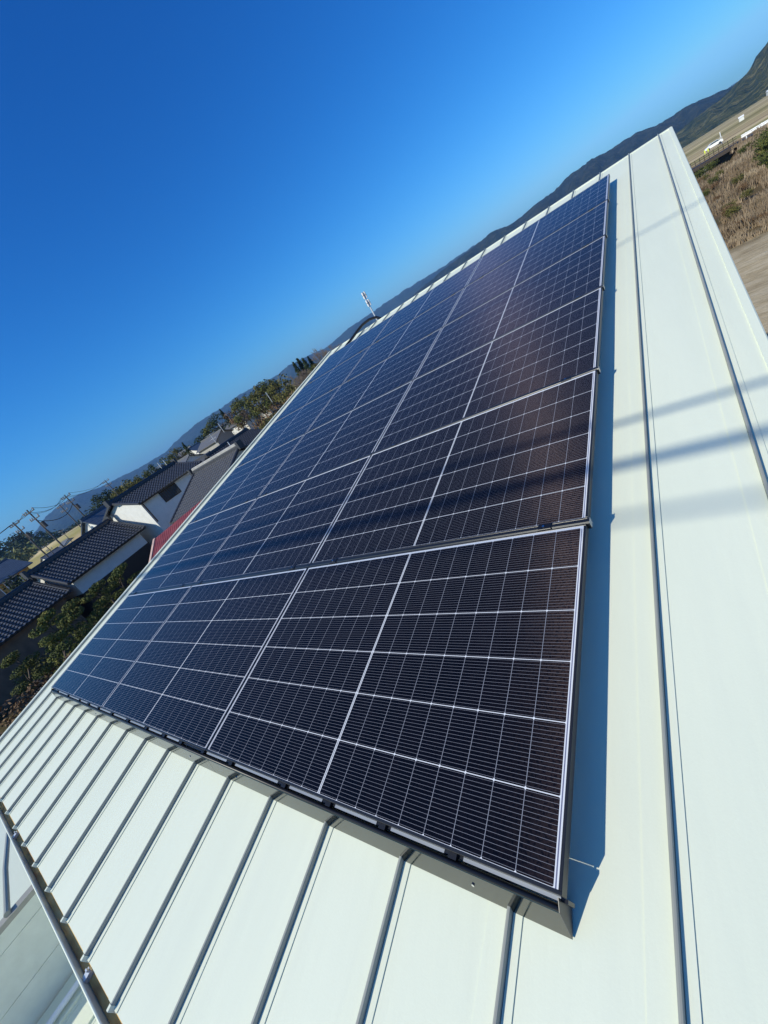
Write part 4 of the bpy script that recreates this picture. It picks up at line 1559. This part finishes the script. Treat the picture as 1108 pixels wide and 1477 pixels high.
# small field features
t_ = thing('signal_post', 'slim white post with a box standing beside the white car beyond the bridge', 'post', gz(P(4.55, 192, 0)))
b = MB()
b.tube([(0, 0, 0), (0, 0, 3.1)], 0.09, 8)
b.build('post', MAT['whitepaint'], t_)
b = MB()
b.bev((-0.28, -0.2, 0.9), (0.28, 0.2, 1.9), 0.03)
b.build('box', MAT['concrete'], t_)
t_ = thing('marker_board', 'yellow green marker boards on the bank left of the white car', 'marker', gz(P(3.35, 180, 0)))
for k in (0, 0.75):
    b = MB()
    b.bev((k - 0.14, -0.05, 0.5), (k + 0.14, 0.05, 1.2), 0.02)
    b.tube([(k, 0, 0), (k, 0, 0.6)], 0.04, 6)
    b.build('board', MAT['hivis'], t_)
t_ = thing('field_hut', 'small white hut standing out in the fields before the hill', 'hut', gz(P(6.0, 330, 0)))
b = MB()
b.box((-0.9, -0.7, 0), (0.9, 0.7, 1.5))
b.build('wall', MAT['plaster'], t_)
b = MB()
b.loft([[(x, -0.9, 1.5), (x, 0, 2.1), (x, 0.9, 1.5)] for x in (-1.1, 1.1)])
fixn(b.build('roof', MAT['whitepaint'], t_))
t_ = thing('factory_shed', 'long white shed at the foot of the wooded hill, at the right edge', 'shed', P(8.9, 760, G))
b = MB()
b.box((-16, -6, 0), (22, 6, 3.4))
b.build('wall', MAT['plaster'], t_)
b = MB()
b.loft([[(x, -6.4, 3.4), (x, 0, 4.8), (x, 6.4, 3.4)] for x in (-16.4, 22.4)])
fixn(b.build('roof', MAT['whitepaint'], t_))

# ------------------------------------------------------------------ poles, wires and aerials


def utility_pole(az, d, ztop, label, arm_az=20, r0=0.105):
    q = P(az, d, 0)
    zb_ = terrain(q.x, q.y)
    t = thing('utility_pole', label, 'utility pole', (q.x, q.y, zb_), 'utility poles beyond the tiled roofs')
    H = ztop - zb_
    b = MB()
    b.tube([(0, 0, -0.3), (0, 0, H * .5), (0, 0, H)], [r0, r0 * .85, r0 * .68], 10)
    b.build('shaft', MAT['pole'], t)
    a = R(arm_az)
    ax = Vector((math.cos(a), math.sin(a), 0))
    for zz, hl in ((H - 0.35, 0.95), (H - 1.15, 0.8)):
        b = MB()
        b.tube([ax * -hl + Vector((0, 0, zz)), ax * hl + Vector((0, 0, zz))], 0.055, 6)
        arm = b.build('crossarm', MAT['pole'], t)
        for f in (-0.95, -0.5, 0.95):
            b = MB()
            c = ax * hl * f + Vector((0, 0, zz + 0.04))
            b.tube([c, c + Vector((0, 0, 0.12)), c + Vector((0, 0, 0.26))], [0.05, 0.075, 0.03], 8)
            b.build('insulator', MAT['concrete'], arm)
    b = MB()
    c = ax * 0.42 + Vector((0, 0, H - 2.4))
    if r0 == 0.105:
        b.tube([c, c + Vector((0, 0, 0.7))], 0.19, 10)
        b.build('transformer', MAT['pole'], t)
    return Vector((q.x, q.y, ztop)), ax


pA = utility_pole(-77.1, 57, 5.0, 'tallest dark utility pole with two crossarms, above the low tiled roof')
pB = utility_pole(-78.75, 62, 4.95, 'utility pole left of the tallest one, its wires leaving the picture')
pC = utility_pole(-73.6, 68, 5.05, 'utility pole right of the tallest one, beside the blue grey gabled house')
pD = utility_pole(-74.6, 80, 4.9, 'thin utility pole behind the one by the blue grey gabled house', r0=0.10)
pE = utility_pole(-69.6, 92, 5.1, 'slim utility pole showing above the two storey roof ridge', r0=0.10)
pF = utility_pole(-78.2, 90, 1.2, 'short slim pole in front of the dark wood', r0=0.09)
pG = utility_pole(-76.2, 120, 2.0, 'distant thin pole over the brown field', r0=0.09)


def wire(p, q, sag, label, r_=0.022):
    b = MB()
    pts = []
    for k in range(13):
        f = k / 12
        pts.append(p.lerp(q, f) + Vector((0, 0, -4 * sag * f * (1 - f))))
    b.tube(pts, r_, 5)
    tag(b.build('power_line', MAT['wire']), label, 'power line', 'power lines between the poles')


left_end = P(-96, 62, 5.2)
for k, off_ in enumerate((-0.9, -0.45, 0.9)):
    nmw = ['outer', 'inner', 'far'][k]
    up = Vector((0, 0, -0.1))
    wire(pA[0] + pA[1] * off_ + up, pC[0] + pC[1] * off_ + up, 0.75, '%s wire sagging from the tallest pole to the pole by the gabled house' % nmw)
    wire(pB[0] + pB[1] * off_ + up, pA[0] + pA[1] * off_ + up, 0.25, '%s wire from the left pole to the tallest pole' % nmw)
    wire(pB[0] + pB[1] * off_ + up, left_end + pB[1] * off_, 0.9, '%s wire running from the left pole out of the picture' % nmw)
    wire(pC[0] + pC[1] * off_ + up, pE[0] + pE[1] * off_ + up, 0.6, '%s wire from the gabled house pole to the slim pole' % nmw, 0.02)
wire(pB[0] + Vector((0, 0, -1.4)), left_end + Vector((0, 0, -1.5)), 1.1, 'thick lower cable leaving the left pole', 0.045)
wire(pA[0] + Vector((0, 0, -1.4)), pC[0] + Vector((0, 0, -1.4)), 0.9, 'thick lower cable from the tallest pole', 0.04)


def aerial(az, d, z0, z1, label, yagi=True, r_=0.035):
    t = thing('tv_aerial', label, 'aerial', P(az, d, z0), 'masts on the village roofs')
    H = z1 - z0
    b = MB()
    b.tube([(0, 0, 0), (0, 0, H)], r_, 6)
    b.build('mast', MAT['galv'], t)
    if yagi:
        for zz, ln, nel in ((H - 0.1, 1.5, 9), (H - 0.75, 1.1, 6)):
            b = MB()
            b.tube([(-ln / 2, 0, zz), (ln / 2, 0, zz)], 0.025, 6)
            for k in range(nel):
                x = -ln / 2 + ln * k / (nel - 1)
                b.tube([(x, -0.28, zz), (x, 0.28, zz)], 0.016, 4)
            o = b.build('antenna', MAT['galv'], t)
            o.rotation_euler = (0, 0, R(25))


aerial(-57.0, 60, -0.6, 1.9, 'television aerial with two booms above the village roofs')
aerial(-62.2, 42, 0.0, 1.15, 'pale bare mast at the right end of the two storey roof', False, 0.045)
aerial(-55.8, 38, -0.9, 0.35, 'pale bare mast beside the black verge gable', False, 0.045)
aerial(-55.4, 92, 1.0, 3.1, 'tall pale mast against the dark grove', False, 0.06)
aerial(-64.0, 80, 0.5, 2.6, 'first pale mast of the pair behind the two storey roof', False, 0.06)
aerial(-63.3, 80, 0.6, 2.5, 'second pale mast of the pair behind the two storey roof', False, 0.06)
aerial(-48.2, 80, 1.0, 3.0, 'pale pole among the trees left of the tall cedars', False, 0.05)

# slim mast with grey antenna cylinders beyond the ridge
t_ = thing('antenna_mast', 'slim grey mast with two tiers of cylinder antennas rising beyond the roof ridge', 'mast', P(-31.3, 72, -4.5))
H = CAM.z + 72 * math.tan(R(5.0)) + 4.5
b = MB()
b.tube([(0, 0, 0), (0, 0, H)], [0.14, 0.10], 10)
b.build('pole', MAT['galv'], t_)
for tier, zz in enumerate((H - 0.95, H - 2.15)):
    for k in range(3):
        a = k * 2.094 + 0.5
        b = MB()
        c = Vector((math.cos(a) * 0.24, math.sin(a) * 0.24, zz))
        b.tube([c, c + Vector((0, 0, 0.95))], 0.13, 10)
        pn = b.build('antenna', MAT['whitepaint'], t_)
        b = MB()
        b.tube([c + Vector((0, 0, 0.42)), c + Vector((0, 0, 0.54))], 0.15, 10)
        b.build('band', MAT['concrete'], pn)

# ------------------------------------------------------------------ air
HAZE = True
if HAZE:
    b = MB()
    b.box((-5600, -5600, G - 12), (5600, 5600, 225))
    hz = b.build('haze', None) if False else None
    me = bpy.data.meshes.new('haze')
    me.from_pydata(b.v, [], b.f)
    m = bpy.data.materials.new('air')
    m.use_nodes = True
    t = m.node_tree
    for nd in list(t.nodes):
        t.nodes.remove(nd)
    out = t.nodes.new('ShaderNodeOutputMaterial')
    pv = t.nodes.new('ShaderNodeVolumePrincipled')
    pv.inputs['Color'].default_value = (0.27, 0.55, 1.0, 1)
    pv.inputs['Density'].default_value = 0.00015
    pv.inputs['Anisotropy'].default_value = 0.0
    t.links.new(pv.outputs[0], out.inputs['Volume'])
    me.materials.append(m)
    o = bpy.data.objects.new('haze', me)
    COL.objects.link(o)
    struct(o, 'stuff', 'thin bluish air over the whole valley')
